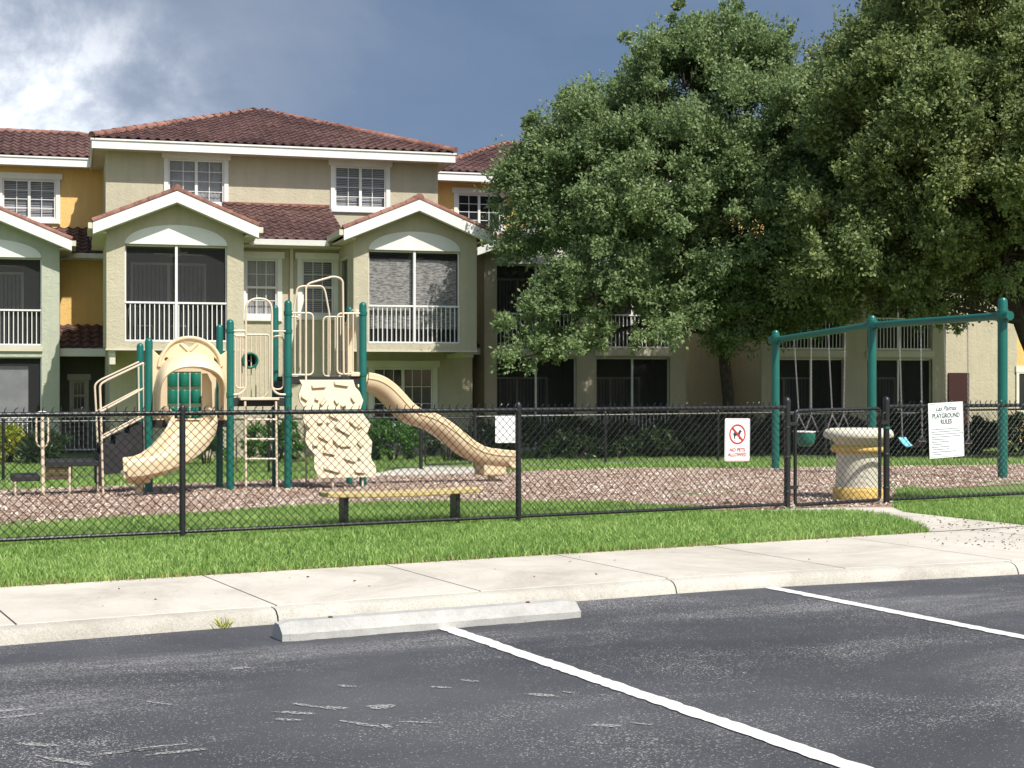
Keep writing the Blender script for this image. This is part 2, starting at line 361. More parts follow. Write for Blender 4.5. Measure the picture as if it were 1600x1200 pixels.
def rounded(pts, r, n=5, closed=False):      # polyline with rounded corners
    P = [Vector(p) for p in pts]; m = len(P); out = []
    for i in range(m):
        if not closed and i in (0, m - 1): out.append(P[i]); continue
        a = P[i - 1] - P[i]; b = P[(i + 1) % m] - P[i]; rr = min(r, a.length * .49, b.length * .49)
        p = P[i] + a.normalized() * rr; q = P[i] + b.normalized() * rr
        for j in range(n + 1):
            t = j / n; out.append(p * (1 - t) ** 2 + P[i] * 2 * t * (1 - t) + q * t * t)
    return out
def fast_mesh(name, V, Fc, m, parent=None, smooth=False, k=4):       # numpy arrays
    if parent is not None:
        X = np.array(SPACE[parent.name]); V = V @ X[:3, :3].T + X[:3, 3]; o0 = None
    else:
        o0 = np.array([(V[:, 0].min() + V[:, 0].max()) / 2, (V[:, 1].min() + V[:, 1].max()) / 2, V[:, 2].min()]); V = V - o0
    me = bpy.data.meshes.new(name); nf = len(Fc)
    me.vertices.add(len(V)); me.vertices.foreach_set('co', V.astype(np.float32).ravel())
    me.loops.add(nf * k); me.loops.foreach_set('vertex_index', Fc.astype(np.int32).ravel())
    me.polygons.add(nf); me.polygons.foreach_set('loop_start', np.arange(0, nf * k, k, dtype=np.int32))
    me.polygons.foreach_set('loop_total', np.full(nf, k, dtype=np.int32))
    if smooth: me.polygons.foreach_set('use_smooth', np.ones(nf, dtype=bool))
    me.update(calc_edges=True); me.materials.append(M[m])
    o = bpy.data.objects.new(name, me); COL.objects.link(o)
    if parent is not None: o.parent = parent; SPACE[o.name] = SPACE[parent.name]
    else: o.location = o0
    return o
def unit(a): return a / np.maximum(np.linalg.norm(a, axis=1, keepdims=True), 1e-6)
def leaf_arrays(P, D, ln, wd):      # diamonds at P pointing along D
    n = len(P); D = unit(D); rnd = unit(rng.normal(size=(n, 3))); side = unit(np.cross(D, rnd))
    ln = np.broadcast_to(ln, (n,))[:, None]; wd = np.broadcast_to(wd, (n,))[:, None]
    V = np.stack([P, P + D * ln * .5 + side * wd * .5, P + D * ln, P + D * ln * .5 - side * wd * .5], 1).reshape(-1, 3)
    return V, np.arange(n * 4).reshape(-1, 4)
def inpoly(x, y, poly):
    ins = np.zeros(x.shape, bool); n = len(poly)
    for i in range(n):
        x1, y1 = poly[i][:2]; x2, y2 = poly[(i + 1) % n][:2]
        c = ((y1 > y) != (y2 > y)) & (x < (x2 - x1) * (y - y1) / (y2 - y1 + 1e-12) + x1); ins ^= c
    return ins

# ------------------------------------------------------------------ ground
kj = lambda s: 8.36 - .05 * sm((2.5 - s) / 2.5) - .34 * sm((s - 5.4) / 3.6)       # kerb / sidewalk joint
terr_np = np.vectorize(terr)
def struct(mb, name, m, kind='structure', **kw):
    o = mb.build(name, m, **kw); o['kind'] = kind; return o
mb = MB(); sv = [-400, -60, -30, -15, 0, 15, 30, 60, 400]; dv = [-300, -20, 8.9, 9.0, 9.6, 14.5, 18, 22, 26, 30, 33, 35.0, 40, 60, 120, 500]
for i in range(len(sv)):
    for j, d in enumerate(dv): mb.v.append(FF(sv[i], d, -.12 if d < 9 else terr(d) - (.012 if d < 14 else 0)))
nd = len(dv)
for i in range(len(sv) - 1):
    for j in range(nd - 1): mb.f.append((i * nd + j, (i + 1) * nd + j, (i + 1) * nd + j + 1, i * nd + j + 1))
struct(mb, 'ground', 'soil', origin=(0, 0, 0), recalc=False)
# asphalt
mb = MB(); ss = [-60, -20, -8] + [x * .5 for x in range(-6, 24)] + [20, 60]
for s in ss: mb.v += [FF(s, -60, .06), FF(s, 2, .06), FF(s, kj(s) - .1, .06)]
for i in range(len(ss) - 1):
    for j in (0, 1): mb.f.append((i * 3 + j, i * 3 + 3 + j, i * 3 + 4 + j, i * 3 + 1 + j))
struct(mb, 'asphalt', 'asphalt', origin=(0, 0, 0), recalc=False)
# kerb
mb = MB(); cuts = [-20, -13, -8, -2.6, .08, 2.76, 5.43, 8.12, 10.8, 14, 20, 30]
for a, b in zip(cuts[:-1], cuts[1:]):
    a += .005; b -= .005; n = 12; prof = [(.0, -.05), (.0, .14), (-.075, .137), (-.11, .125), (-.135, .1), (-.16, .03), (-.165, -.05)]; b0 = len(mb.v)
    for i in range(n + 1):
        s = lerp(a, b, i / n)
        for dd, z in prof: mb.v.append(FF(s, kj(s) + dd, z))
    k = len(prof)
    for i in range(n):
        for j in range(k): mb.f.append((b0 + i * k + j, b0 + (i + 1) * k + j, b0 + (i + 1) * k + (j + 1) % k, b0 + i * k + (j + 1) % k))
    mb.f.append(tuple(b0 + j for j in range(k))); mb.f.append(tuple(b0 + n * k + j for j in range(k))[::-1])
struct(mb, 'kerb', 'kerb', smooth=True)
# sidewalk slabs
mb = MB(); cuts = [1.36 - 1.38 * i for i in range(12, 0, -1)] + [1.36, 2.8, 4.1, 5.46, 6.83, 8.2, 9.6, 11, 12.4, 13.8, 15.2, 20]
for a, b in zip(cuts[:-1], cuts[1:]):
    a += .006; b -= .006; n = 4; b0 = len(mb.v)
    for i in range(n + 1):
        s = lerp(a, b, i / n); w = .004
        for dd, z in ((kj(s) + w, -.05), (kj(s) + w, .136), (kj(s) + .012, .142), (9.885, .142), (9.9, .137), (9.9, -.05)): mb.v.append(FF(s, dd, z))
    for i in range(n):
        for j in range(5): mb.f.append((b0 + i * 6 + j, b0 + (i + 1) * 6 + j, b0 + (i + 1) * 6 + j + 1, b0 + i * 6 + j + 1))
    mb.f.append(tuple(b0 + j for j in range(6))); mb.f.append(tuple(b0 + n * 6 + j for j in range(6))[::-1])
struct(mb, 'sidewalk', 'walk')
# sheets laid on the ground from outlines
def sheet(name, m, poly, lift, step=1.2):
    P = [Vector((p[0], p[1], 0)) for p in poly]; tri = tessellate_polygon([P]); import bmesh
    bm = bmesh.new(); vs = [bm.verts.new(p) for p in P]
    for t in tri:
        try: bm.faces.new([vs[i] for i in t])
        except ValueError: pass
    for _ in range(5):
        es = [e for e in bm.edges if e.calc_length() > step]
        if es: bmesh.ops.subdivide_edges(bm, edges=es, cuts=1, use_grid_fill=False)
    bmesh.ops.triangulate(bm, faces=bm.faces)
    for v in bm.verts: v.co.z = terrz(v.co.x, v.co.y) + lift
    bmesh.ops.recalc_face_normals(bm, faces=bm.faces)
    for f in bm.faces:
        if f.normal.z < 0: f.normal_flip()
    me = bpy.data.meshes.new(name); bm.to_mesh(me); bm.free(); me.materials.append(M[m])
    o = bpy.data.objects.new(name, me); COL.objects.link(o); o['kind'] = 'structure'; return o
G = lambda *ps: [grd(*p)[:2] for p in ps]
mulch_poly = G((-500, 868), (-200, 846), (0, 828), (150, 816), (300, 806), (430, 797), (560, 790), (810, 787), (960, 788), (1060, 795), (1120, 799), (1190, 799), (1235, 797), (1392, 795), (1398, 775), (1402, 766),
               (1480, 763), (1600, 756), (1800, 748), (1900, 738), (1780, 728), (1600, 726.5), (1400, 729), (1200, 732), (1000, 732), (860, 735), (740, 740), (600, 744), (450, 750), (300, 756), (150, 761), (0, 767), (-200, 776), (-450, 792))
path_poly = G((1195, 799.5), (1235, 796), (1300, 794), (1395, 793.5), (1412, 801), (1500, 811), (1600, 821.5)) + [FF(10.3, 9.885, 0)[:2], FF(9.08, 9.885, 0)[:2]] + G((1455, 832), (1425, 818), (1385, 806), (1320, 801), (1240, 802))
gate_poly = G((560, 744), (600, 738), (625, 733), (655, 730), (745, 730), (775, 737), (740, 741.5), (600, 745.5))
sheet('mulch_bed', 'mulch', mulch_poly, .003)
sheet('path', 'walk', path_poly, .0065)
sheet('gate_path', 'walk', gate_poly, .012)
# parking stripes
mb = MB()
for s, w in ((3.53, .098), (6.13, .098), (8.75, .098)):
    n = 220; top = kj(s) - .17
    for i in range(n):
        a = lerp(-1.0, top, i / n); b = lerp(-1.0, top, (i + 1) / n)
        if i == 0: l0 = (s - w / 2, s + w / 2)
        l1 = (s - w / 2 + random.uniform(-.007, .007), s + w / 2 + random.uniform(-.007, .007))
        mb.quad(FF(l0[0], a, .065), FF(l0[1], a, .065), FF(l1[1], b, .065), FF(l1[0], b, .065)); l0 = l1
keep = [(f, mb.v[f[0]]) for f in mb.f]
struct(mb, 'parking_stripes', 'paint', recalc=False)
# scuff marks
def scuffmat():
    m, nt, b = newmat('scuffed_asphalt'); L = nt.links; tc = N(nt, 'ShaderNodeTexCoord'); b.inputs['Base Color'].default_value = (.36, .35, .34, 1); b.inputs['Roughness'].default_value = .9
    n = N(nt, 'ShaderNodeTexNoise', Scale=70., Detail=4., Roughness=.7); L.new(tc.outputs['Object'], n.inputs['Vector'])
    f = ramp(nt, n.outputs['Fac'], [(.44, (0, 0, 0)), (.56, (1, 1, 1))]); L.new(f, b.inputs['Alpha']); return m
mb = MB()
def blob(px, py, L, W, ang):
    k = (px - 800) / FPX; Y = 1.36 * FPX / (py - HZ); x, y = k * Y, Y; a0 = R(ang); n = 14
    pts = []
    for i in range(n):
        t = 2 * math.pi * i / n; r = random.uniform(.6, 1.15); X = math.cos(t) * L * .6 * r; Z = math.sin(t) * max(W, .02) * 1.1 * r
        pts.append((x + X * math.cos(a0) - Z * math.sin(a0), y + X * math.sin(a0) + Z * math.cos(a0), .0645))
    mb.quad(*pts)
for a in ((845, 1087, .05, .09, 70), (945, 1135, .04, .06, 80), (1001, 1132, .015, .06, 60), (888, 1083, .02, .03, 50), (250, 1100, .02, .09, 60), (200, 1175, .3, .016, 28), (235, 1170, .22, .012, 30), (60, 1165, .05, .09, 80),
          (100, 1190, .04, .14, 60), (490, 1105, .03, .12, 60), (462, 1115, .16, .02, -14), (450, 1126, .12, .014, -12), (525, 1107, .12, .014, -20), (568, 1133, .03, .12, 55), (604, 1136, .03, .04, 30), (655, 1130, .02, .08, 80), (595, 1105, .1, .05, 20),
          (540, 1073, .09, .016, -15), (688, 1075, .1, .012, -18), (735, 1065, .08, .008, -30), (30, 1120, .25, .018, 34), (8, 1112, .2, .012, 30), (280, 1176, .22, .01, 26), (375, 1045, .08, .03, 20)): blob(*a)
o = mb.build('scuff_marks', scuffmat()); tag(o, kind='stuff')
# wheel stop
sl = FF.inv(-1.17, 7.97); mb = MB(); s0 = sl[0] - .03; s1 = s0 + 1.80; d0 = sl[1] - .0
prof = [(0, .061), (.0, .098), (.055, .15), (.062, .155), (.14, .156), (.147, .15), (.185, .092), (.185, .061)]
n = 30; b0 = 0
for i in range(n + 1):
    t = i / n; s = lerp(s0, s1, t); e = min(i, n - i); ins = .015 if e == 0 else 0
    for a, z in prof: mb.v.append(FF(s, d0 + lerp(a, .09, .12 if e == 0 else 0), z - (.012 if e == 0 and z > .1 else 0) + random.uniform(-.0015, .0015)))
k = len(prof)
for i in range(n):
    for j in range(k): mb.f.append((i * k + j, (i + 1) * k + j, (i + 1) * k + (j + 1) % k, i * k + (j + 1) % k))
mb.f += [tuple(range(k)), tuple(n * k + j for j in range(k))[::-1]]
WS = tag(mb.build('wheel_stop', 'stop'), 'long grey concrete wheel stop lying on the asphalt by the kerb', 'wheel stop')

for a_ in (s0 + .3, s1 - .3):
    MB().lathe(FF(a_, d0 + .1, .1), [(.014, 0), (.014, .0585), (.009, .062)], 12).build('pin', 'brown', WS)
# ------------------------------------------------------------------ grass, chips, litter
def blades(nm, s0, s1, d0, d1, dens, h, w, excl, m='grass', jit=.35, hv=.5, must=None):
    n = int((s1 - s0) * (d1 - d0) * dens); s = rng.uniform(s0, s1, n); d = rng.uniform(d0, d1, n)
    x = s * FF.u[0] + d * FF.v[0]; y = s * FF.u[1] + d * FF.v[1]; k = x / y
    ok = (y > 5) & (np.abs(k) < .375)
    for p in excl: ok &= ~inpoly(x, y, p)
    if must: ok &= inpoly(x, y, must)
    x, y, d = x[ok], y[ok], d[ok]; n = len(x); z = terr_np(d) - .008
    P = np.stack([x, y, z], 1); a = rng.uniform(0, 2 * np.pi, n); hh = np.where(np.abs(d - 12.3) < .3, .5, 1.) * h * rng.uniform(1 - hv, 1 + hv * .5, n)
    hh *= .75 + .5 * np.array([noise.noise((px * .9, py * .9, 3)) * .5 + .5 for px, py in zip(x, y)])
    side = np.stack([np.cos(a), np.sin(a), 0 * a], 1); la = rng.uniform(0, 2 * np.pi, n); lean = np.stack([np.cos(la), np.sin(la), 0 * a], 1) * (rng.uniform(.1, 1., n) * jit)[:, None]
    up = np.array([0, 0, 1.]); H = hh[:, None]; W = (w * rng.uniform(.7, 1.3, n))[:, None]
    mid = P + (up * .6 + lean * .35) * H; tip = P + (up * .95 + lean * 1.3) * H
    V = np.stack([P - side * W * .5, P + side * W * .5, mid + side * W * .45, mid - side * W * .45, tip], 1).reshape(-1, 3)
    i = np.arange(n)[:, None] * 5; F1 = i + np.array([0, 1, 2, 3]); F2 = i + np.array([3, 2, 4, 4])
    T = np.concatenate([i + np.array([0, 1, 2]), i + np.array([0, 2, 3]), i + np.array([3, 2, 4])])
    o = fast_mesh(nm, V, T, m, k=3); tag(o, kind='stuff'); return o
ml = mulch_poly; pl = path_poly; pe = [FF(*q, 0)[:2] for q in ((9.12, 9.7), (10.25, 9.7), (10.25, 9.93), (9.12, 9.93))]
blades('grass', .2, 12.5, 9.87, 14.8, 3600, .062, .0075, [ml, pl, pe], jit=.7)
blades('grass', 4.0, 22, 18.5, 37.5, 330, .085, .013, [ml, gate_poly], jit=.6)
blades('dry_grass', .2, 9.05, 9.84, 10.0, 900, .04, .009, [ml, pl], m='dryg', jit=1.2)
# wood chips
n = 120000; s = rng.uniform(-1, 24, n); d = 12.2 + (rng.uniform(0, 1, n) ** 1.3) * 16; x = s * FF.u[0] + d * FF.v[0]; y = s * FF.u[1] + d * FF.v[1]
ok = inpoly(x, y, ml) & (np.abs(x / y) < .36) & (~inpoly(x, y, pl)); x, y, d = x[ok], y[ok], d[ok]; n = len(x); d = FF.inv(x, y)[1]
P = np.stack([x, y, terr_np(d) + .01 + rng.uniform(0, .012, n)], 1); a = rng.uniform(0, 2 * np.pi, n)
D = np.stack([np.cos(a), np.sin(a), rng.normal(0, .35, n)], 1); D = unit(D); sd = np.cross(D, unit(np.array([0, 0, 1.]) + rng.normal(0, .35, (n, 3)))); sd = unit(sd)
ln = rng.uniform(.015, .05, n)[:, None]; wd = rng.uniform(.007, .018, n)[:, None]
V = np.stack([P - D * ln / 2 - sd * wd / 2, P + D * ln / 2 - sd * wd / 2, P + D * ln / 2 + sd * wd / 2, P - D * ln / 2 + sd * wd / 2], 1).reshape(-1, 3)
tag(fast_mesh('wood_chips', V, np.arange(n * 4).reshape(-1, 4), 'chip'), kind='stuff')
# fallen leaves on the path and kerb line
px = np.concatenate([rng.uniform(1440, 1600, 260), rng.uniform(0, 1400, 60)]); py = np.empty_like(px)
Pl = []
for i, p in enumerate(px):
    if i < 260: q = grd(p, 806 + (p - 1440) * .1 + random.random() ** 1.5 * 44)
    else: s_ = random.uniform(1, 8.3); q = FF(s_, 9.9 - abs(random.gauss(0, .05)) if i % 2 else random.uniform(8.5, 9.8), .14)
    Pl.append((q[0], q[1], max(q[2], .14) + .012))
P = np.array(Pl); n = len(P); a = rng.uniform(0, 6.28, n); D = np.stack([np.cos(a), np.sin(a), rng.uniform(0, .4, n)], 1)
V, F_ = leaf_arrays(P, D, rng.uniform(.012, .034, n), rng.uniform(.005, .013, n)); tag(fast_mesh('fallen_leaves', V, F_, 'dryleaf'), kind='stuff')
# weed at the kerb
def tuft(name, label, base, n, h, m):
    a = rng.uniform(0, 6.28, n); P = np.array([base] * n) + rng.normal(0, .012, (n, 3)) * [1, 1, 0]
    D = np.stack([np.cos(a) * .6, np.sin(a) * .6, rng.uniform(.5, 1.2, n)], 1); V, F_ = leaf_arrays(P, D, rng.uniform(.5, 1, n) * h, .006)
    tag(fast_mesh(name, V, F_, m), label, 'weed')
kb = FF(kj(2.5) * 0 + 2.44, kj(2.44) - .17, .06); tuft('weed', 'small yellow-green weed growing from the gap at the kerb', kb, 26, .09, 'croton')

# ------------------------------------------------------------------ chain link
def strand(mb, p, q, r):
    mb.tube([p, q], r, 4, cap=False)
def mesh_panel(F, a0, a1, b, z0, z1, pitch=.072, r=.0027, zf=None, top_ext=True, jit=.0):
    mb = MB(); zf = zf or (lambda a: 0.); L = a1 - a0; H = z1 - z0; nrow = round(H / pitch); H = nrow * pitch
    n = int(L / pitch) + nrow + 2
    for sgn in (1, -1):
        for i in range(-nrow - 1, n):
            x0 = i * pitch; ts = (x0, 0., x0 + H, H) if sgn > 0 else (x0 + H, 0., x0, H)
            xa, ya, xb, yb = ts
            lo, hi = 0., 1.
            dx = xb - xa
            t0, t1 = sorted(((0 - xa) / dx, (L - xa) / dx)); lo = max(lo, t0); hi = min(hi, t1)
            if hi - lo < .01: continue
            m = max(1, int(round((hi - lo) * nrow))); pts = []
            bo = r * .9 * sgn
            for t in (lo, hi):
                a = a0 + xa + dx * t; pts.append(F(a, b + bo, z0 + ya + (yb - ya) * t + zf(a)))
            mb.tube(pts, r, 4, cap=False)
    if top_ext:
        m = int(L / pitch)
        for i in range(m + 1):
            a = a0 + i * pitch; 
            if a > a1: break
            z = z0 + H + zf(a); l = random.uniform(-.012, .022); bb = random.uniform(-.006, .006)
            mb.tube([F(a, b, z), F(a + l * .5, b + bb, z + .016), F(a + l + .01, b + bb * 2, z + .034)], r * 1.2, 4)
            mb.tube([F(a, b, z), F(a + l * .4 + .004, b - bb, z + .024)], r * 1.2, 4)
    return mb
DF = 12.37; zt, zb = 1.165, .19
sA = FF.hit(285, 800, DF)[0]; sBp = FF.hit(810, 800, DF)[0]; sC = FF.hit(1230, 800, DF)[0]; sG = FF.hit(1385, 800, DF)[0]; sp = sBp - sA
def post(parent, F, a, b, z0, z1, r, name='post', dome=True, m='black'):
    x, y, _ = F(a, b, 0); mb = MB()
    prof = [(r, -.2), (r, z1 - z0)]
    if dome: prof += [(r * 1.12, z1 - z0), (r * 1.12, z1 - z0 + .02), (r * .95, z1 - z0 + .035), (r * .6, z1 - z0 + .05), (r * .15, z1 - z0 + .056)]
    mb.lathe((x, y, z0), prof, 14); return mb.build(name, m, parent, smooth=True)
def fence_section(label, a0, a1, posts, ends=(), rad=.026):
    P0 = FF(a0, DF, .14); t = thing('chain_link_fence', label, 'fence', P0, FF.ang)
    mesh_panel(FF, a0, a1, DF - .022, zb - .01, zt, r=.0027).build('mesh_panel', 'black', t, recalc=False)
    MB().tube([FF(a0, DF, zt), FF(a1, DF, zt)], .0195, 12).build('top_rail', 'black', t, smooth=True)
    MB().tube([FF(a0, DF, zb), FF(a1, DF, zb - .0)], .016, 8).build('bottom_rail', 'black', t, smooth=True)
    for a in posts: post(t, FF, a, DF + .0, .1, zt + .02, rad)
    for a in ends:
        post(t, FF, a, DF, .08, zt + .05, .033)
        x, y, _ = FF(a, DF, 0)
        for z in (.3, .65, .95): MB().lathe((x, y, z), [(.035, 0), (.038, .004), (.038, .02), (.035, .024)], 14).build('brace_band', 'black', t)
        s_ = .05 if a > a1 - .2 else -.05
    return t
fence_section('long black chain-link fence in front of the play structure, along the near lawn', sA - 2 * sp, sC - .0, [sA - 2 * sp, sA - sp, sA, sBp], [sC])
fence_section('short black chain-link fence right of the gate carrying the playground rules sign', sG, sG + 3 * sp, [sG + sp * 1.0, sG + 2 * sp], [sG])
# gate leaf
ga, gb = sC + .1, sG - .09; t = thing('chain_link_gate', 'black chain-link gate leaf in front of the cream and yellow pillar', 'gate', FF(ga, DF, .14), FF.ang)
fr = rounded([FF(ga, DF, .175), FF(ga, DF, 1.13), FF(gb, DF, 1.145), FF(gb, DF, .19)], .05, closed=True)
MB().tube(fr, .019, 10, closed=True).build('gate_frame', 'black', t, smooth=True)
mesh_panel(FF, ga + .02, gb - .02, DF - .018, .18, 1.14, r=.0028).build('mesh_panel', 'black', t, recalc=False)
for z in (.34, .98):
    MB().fbox(FF, sC, ga + .02, DF - .03, DF + .03, z, z + .035).build('hinge', 'black', t, bevel=.005)
mb = MB().fbox(FF, gb - .02, sG - .0, DF - .05, DF - .032, .98, 1.02); mb.tube([FF(gb, DF - .045, 1.0), FF(gb, DF - .045, 1.09), FF(gb + .03, DF - .05, 1.1)], .008, 6); mb.build('latch', 'black', t)
mb = MB().lathe(FF(sG - .0, DF, .93), [(.036, 0), (.039, .003), (.039, .02), (.036, .024)], 14); mb.build('latch_band', 'greenpl', t)

# ------------------------------------------------------------------ signs
def textmb(txt, size, F, b, a, c, shear=0., sx=1., ext=.0015, font=None):
    cu = bpy.data.curves.new('txt', 'FONT'); cu.body = txt; cu.size = size; cu.align_x = 'CENTER'; cu.shear = shear; cu.resolution_u = 3; cu.extrude = ext; cu.offset = size * .008
    o = bpy.data.objects.new('txt', cu); COL.objects.link(o); bpy.context.view_layer.update()
    me = bpy.data.meshes.new_from_object(o.evaluated_get(bpy.context.evaluated_depsgraph_get()))
    mb = MB(); mb.v = [F(a + v.co.x * sx, b - v.co.z, c + v.co.y) for v in me.vertices]; mb.f = [tuple(p.vertices) for p in me.polygons]
    bpy.data.objects.remove(o); bpy.data.curves.remove(cu); bpy.data.meshes.remove(me); return mb
class Tilt:       # frame tilted inside its own plane
    def __init__(s, F, a, c, ang): s.F = F; s.a = a; s.c = c; s.t = R(ang)
    def __call__(s, a, b, c):
        return s.F(s.a + a * math.cos(s.t) - c * math.sin(s.t), b, s.c + a * math.sin(s.t) + c * math.cos(s.t))
def rrect(w, h, r, n=4):
    o = []
    for cx, cy, a0 in ((w / 2 - r, h / 2 - r, 0), (-w / 2 + r, h / 2 - r, 90), (-w / 2 + r, -h / 2 + r, 180), (w / 2 - r, -h / 2 + r, 270)):
        for i in range(n + 1): an = R(a0 + 90 * i / n); o.append((cx + r * math.cos(an), cy + r * math.sin(an)))
    return o
def circ(cx, cy, r, n=28): return [(cx + r * math.cos(2 * math.pi * i / n), cy + r * math.sin(2 * math.pi * i / n)) for i in range(n)]
# no pets sign
a0, c0 = FF.hit(1133, 654, DF - .05); a1, c1 = FF.hit(1172, 720, DF - .05); w, h = (a1 - a0), c0 - c1
T = Tilt(FF, (a0 + a1) / 2, (c0 + c1) / 2, -.8); B = DF - .042
t = thing('warning_sign', 'white no pets allowed sign with a crossed-out dog, hung on the chain-link fence', 'sign', FF((a0 + a1) / 2, B, c1), FF.ang)
MB().plate(T, B - .003, B, [rrect(w, h, .015)]).build('sign_panel', 'signw', t)
MB().plate(T, B - .0045, B - .0036, [rrect(w - .014, h - .014, .012), rrect(w - .02, h - .02, .01)[::-1]]).build('border_line', 'signred', t)
cy = h * .13; rr = w * .33
mb = MB().plate(T, B - .006, B - .0052, [circ(0, cy, rr), circ(0, cy, rr * .84)[::-1]])
c45, q = math.sqrt(.5), rr * .07
mb.plate(T, B - .0078, B - .0068, [[(-rr * .64 - q, cy + rr * .64 - q), (-rr * .64 + q, cy + rr * .64 + q), (rr * .64 + q, cy - rr * .64 + q), (rr * .64 - q, cy - rr * .64 - q)]])
mb.build('prohibition_ring', 'signred', t)
dog = [(-.55, .05), (-.42, .18), (-.1, .14), (.12, .2), (.22, .42), (.3, .5), (.36, .42), (.52, .34), (.55, .26), (.4, .2), (.34, .0), (.28, -.12), (.3, -.5), (.2, -.5), (.14, -.15), (-.2, -.12), (-.3, -.28), (-.28, -.5), (-.4, -.5), (-.44, -.25), (-.5, -.02), (-.64, .12)]
MB().plate(T, B - .0062, B - .0052, [[(x * rr * .95, cy + y * rr * .95) for x, y in dog]]).build('dog_pictogram', 'signdk', t)
textmb('NO PETS', h * .118, T, B - .005, 0, -h * .275, sx=.95).build('lettering', 'signred', t)
textmb('ALLOWED', h * .118, T, B - .005, 0, -h * .385, sx=.95).build('lettering', 'signred', t)
# playground rules sign
a0, c0 = FF.hit(1452, 629, DF - .05); a1, c1 = FF.hit(1506, 714, DF - .05); w, h = (a1 - a0), c0 - c1
T = Tilt(FF, (a0 + a1) / 2, (c0 + c1) / 2, 2.2)
t = thing('rules_sign', 'white playground rules notice with script heading, on the fence right of the gate', 'sign', FF((a0 + a1) / 2, B, c1), FF.ang)
MB().plate(T, B - .003, B, [rrect(w, h, .008)]).build('sign_panel', 'signw', t)
MB().plate(T, B - .0045, B - .0036, [rrect(w - .022, h - .022, .006), rrect(w - .028, h - .028, .005)[::-1]]).build('border_line', 'signgreen', t)
textmb('Las Palmas', h * .125, T, B - .005, 0, h * .355, shear=.45, sx=.92, ext=.0006).build('script_heading', 'signgreen', t)
textmb('PLAYGROUND', h * .118, T, B - .005, 0, h * .225, sx=.84).build('lettering', 'signgreen', t)
textmb('RULES', h * .118, T, B - .005, 0, h * .115, sx=.84).build('lettering', 'signgreen', t)
mb = MB(); y = h * .06
mb.plate(T, B - .0045, B - .0036, [[(-w * .42, h * .325), (w * .42, h * .325), (w * .42, h * .33), (-w * .42, h * .33)]])
for ww in (.86, .84, .9, .84, .38, .5, .3, .52, .5, .7, .27):
    y -= h * .0455; x = -w * .43
    while x < -w * .43 + ww * w:
        l = random.uniform(.012, .035); e = min(x + l, -w * .43 + ww * w); mb.fbox(T, x, e, B - .0045, B - .0034, y, y + h * .0115); x += l + .006
mb.build('small_print', 'signgreen', t)

# ------------------------------------------------------------------ low bench
d = 12.62; aL, cL = FF.hit(505, 772, d); aR, _ = FF.hit(745, 768, d); t = thing('low_bench', 'low yellow plank bench on two black legs behind the fence', 'bench', FF((aL + aR) / 2, d, .14), FF.ang)
mb = MB(); n = 16; zs = .455; b0 = 0
for i in range(n + 1):
    tt = i / n; a = lerp(aL, aR, tt); sag = .016 * math.sin(tt * math.pi * 1.0) + random.uniform(-.002, .002)
    for bb, zz in ((-.12, -.042), (.12, -.042), (.12, 0), (-.12, 0)): mb.v.append(FF(a, d + bb, zs + zz - sag))
for i in range(n):
    for j in range(4): mb.f.append((i * 4 + j, (i + 1) * 4 + j, (i + 1) * 4 + (j + 1) % 4, i * 4 + (j + 1) % 4))
mb.f += [(0, 1, 2, 3), (n * 4 + 3, n * 4 + 2, n * 4 + 1, n * 4)]
mb.build('seat', 'benchy', t, bevel=.008)
for px in (537, 711):
    a = FF.hit(px, 800, d)[0]; MB().fbox(FF, a - .021, a + .021, d - .07, d + .07, .0, .412).build('leg', 'black', t, bevel=.006)
    MB().fbox(FF, a - .04, a + .06, d - .1, d + .1, .405, .411).build('bracket', 'black', t)

# ------------------------------------------------------------------ cream / yellow pillar
x, y, z = at(1341, 791, 16.7); z = .1; t = thing('trash_bin', 'cream and yellow round pillar bin with flared cap behind the gate', 'trash bin', (x, y, z))
MB().lathe((x, y, z - .04), [(.27, 0), (.275, .03), (.275, .17), (.262, .2), (.25, .215)], 40).build('base_band', 'pyellow', t, smooth=True)
MB().lathe((x, y, z + .173), [(.246, 0), (.24, .1), (.24, .36), (.243, .375)], 40).build('body', 'pcream', t, smooth=True)
MB().lathe((x, y, z + .546), [(.245, 0), (.285, .012), (.3, .035), (.298, .06), (.28, .082), (.262, .09)], 40).build('ring_band', 'pyellow', t, smooth=True)
MB().lathe((x, y, z + .634), [(.258, 0), (.262, .02), (.285, .045), (.34, .07), (.372, .085), (.38, .105), (.372, .14), (.35, .165), (.3, .178), (.05, .182)], 44).build('cap', 'pcream', t, smooth=True)
an = -1.2
MB().tube([(x + .243 * math.cos(q_), y + .243 * math.sin(q_), z + .18 + .0 * q_) for q_ in np.linspace(-2.1, -.9, 12)], .006, 6).build('seam', 'pcream', t)

# ------------------------------------------------------------------ swings
R0 = Vector((6.67, 20.7)); L0 = Vector((4.57, 26.4)); dr = (L0 - R0); FW = Fr(math.degrees(math.atan2(dr.y, dr.x)), R0.x, R0.y); SL = dr.length
t = thing('swing_frame', 'green steel swing frame with three posts and a top beam', 'swing frame', (R0.x, R0.y, terrz(*R0)), FW.ang)
for i, tt in enumerate((0, .515, 1)):
    p = R0 + dr * tt; zz = terrz(p.x, p.y); zc = CZ + (597 - (465, 493, 516)[i]) * p.y / FPX; r = .066
    MB().lathe((p.x, p.y, zz - .2), [(r, 0), (r, zc - zz + .14), (r * .93, zc - zz + .17), (r * .7, zc - zz + .193), (r * .25, zc - zz + .2)], 20).build('post', 'green', t, smooth=True)
bz = [CZ + (597 - py) * yy / FPX for py, yy in ((493.5, 20.7), (508, 23.6), (531, 26.4))]
beams = []
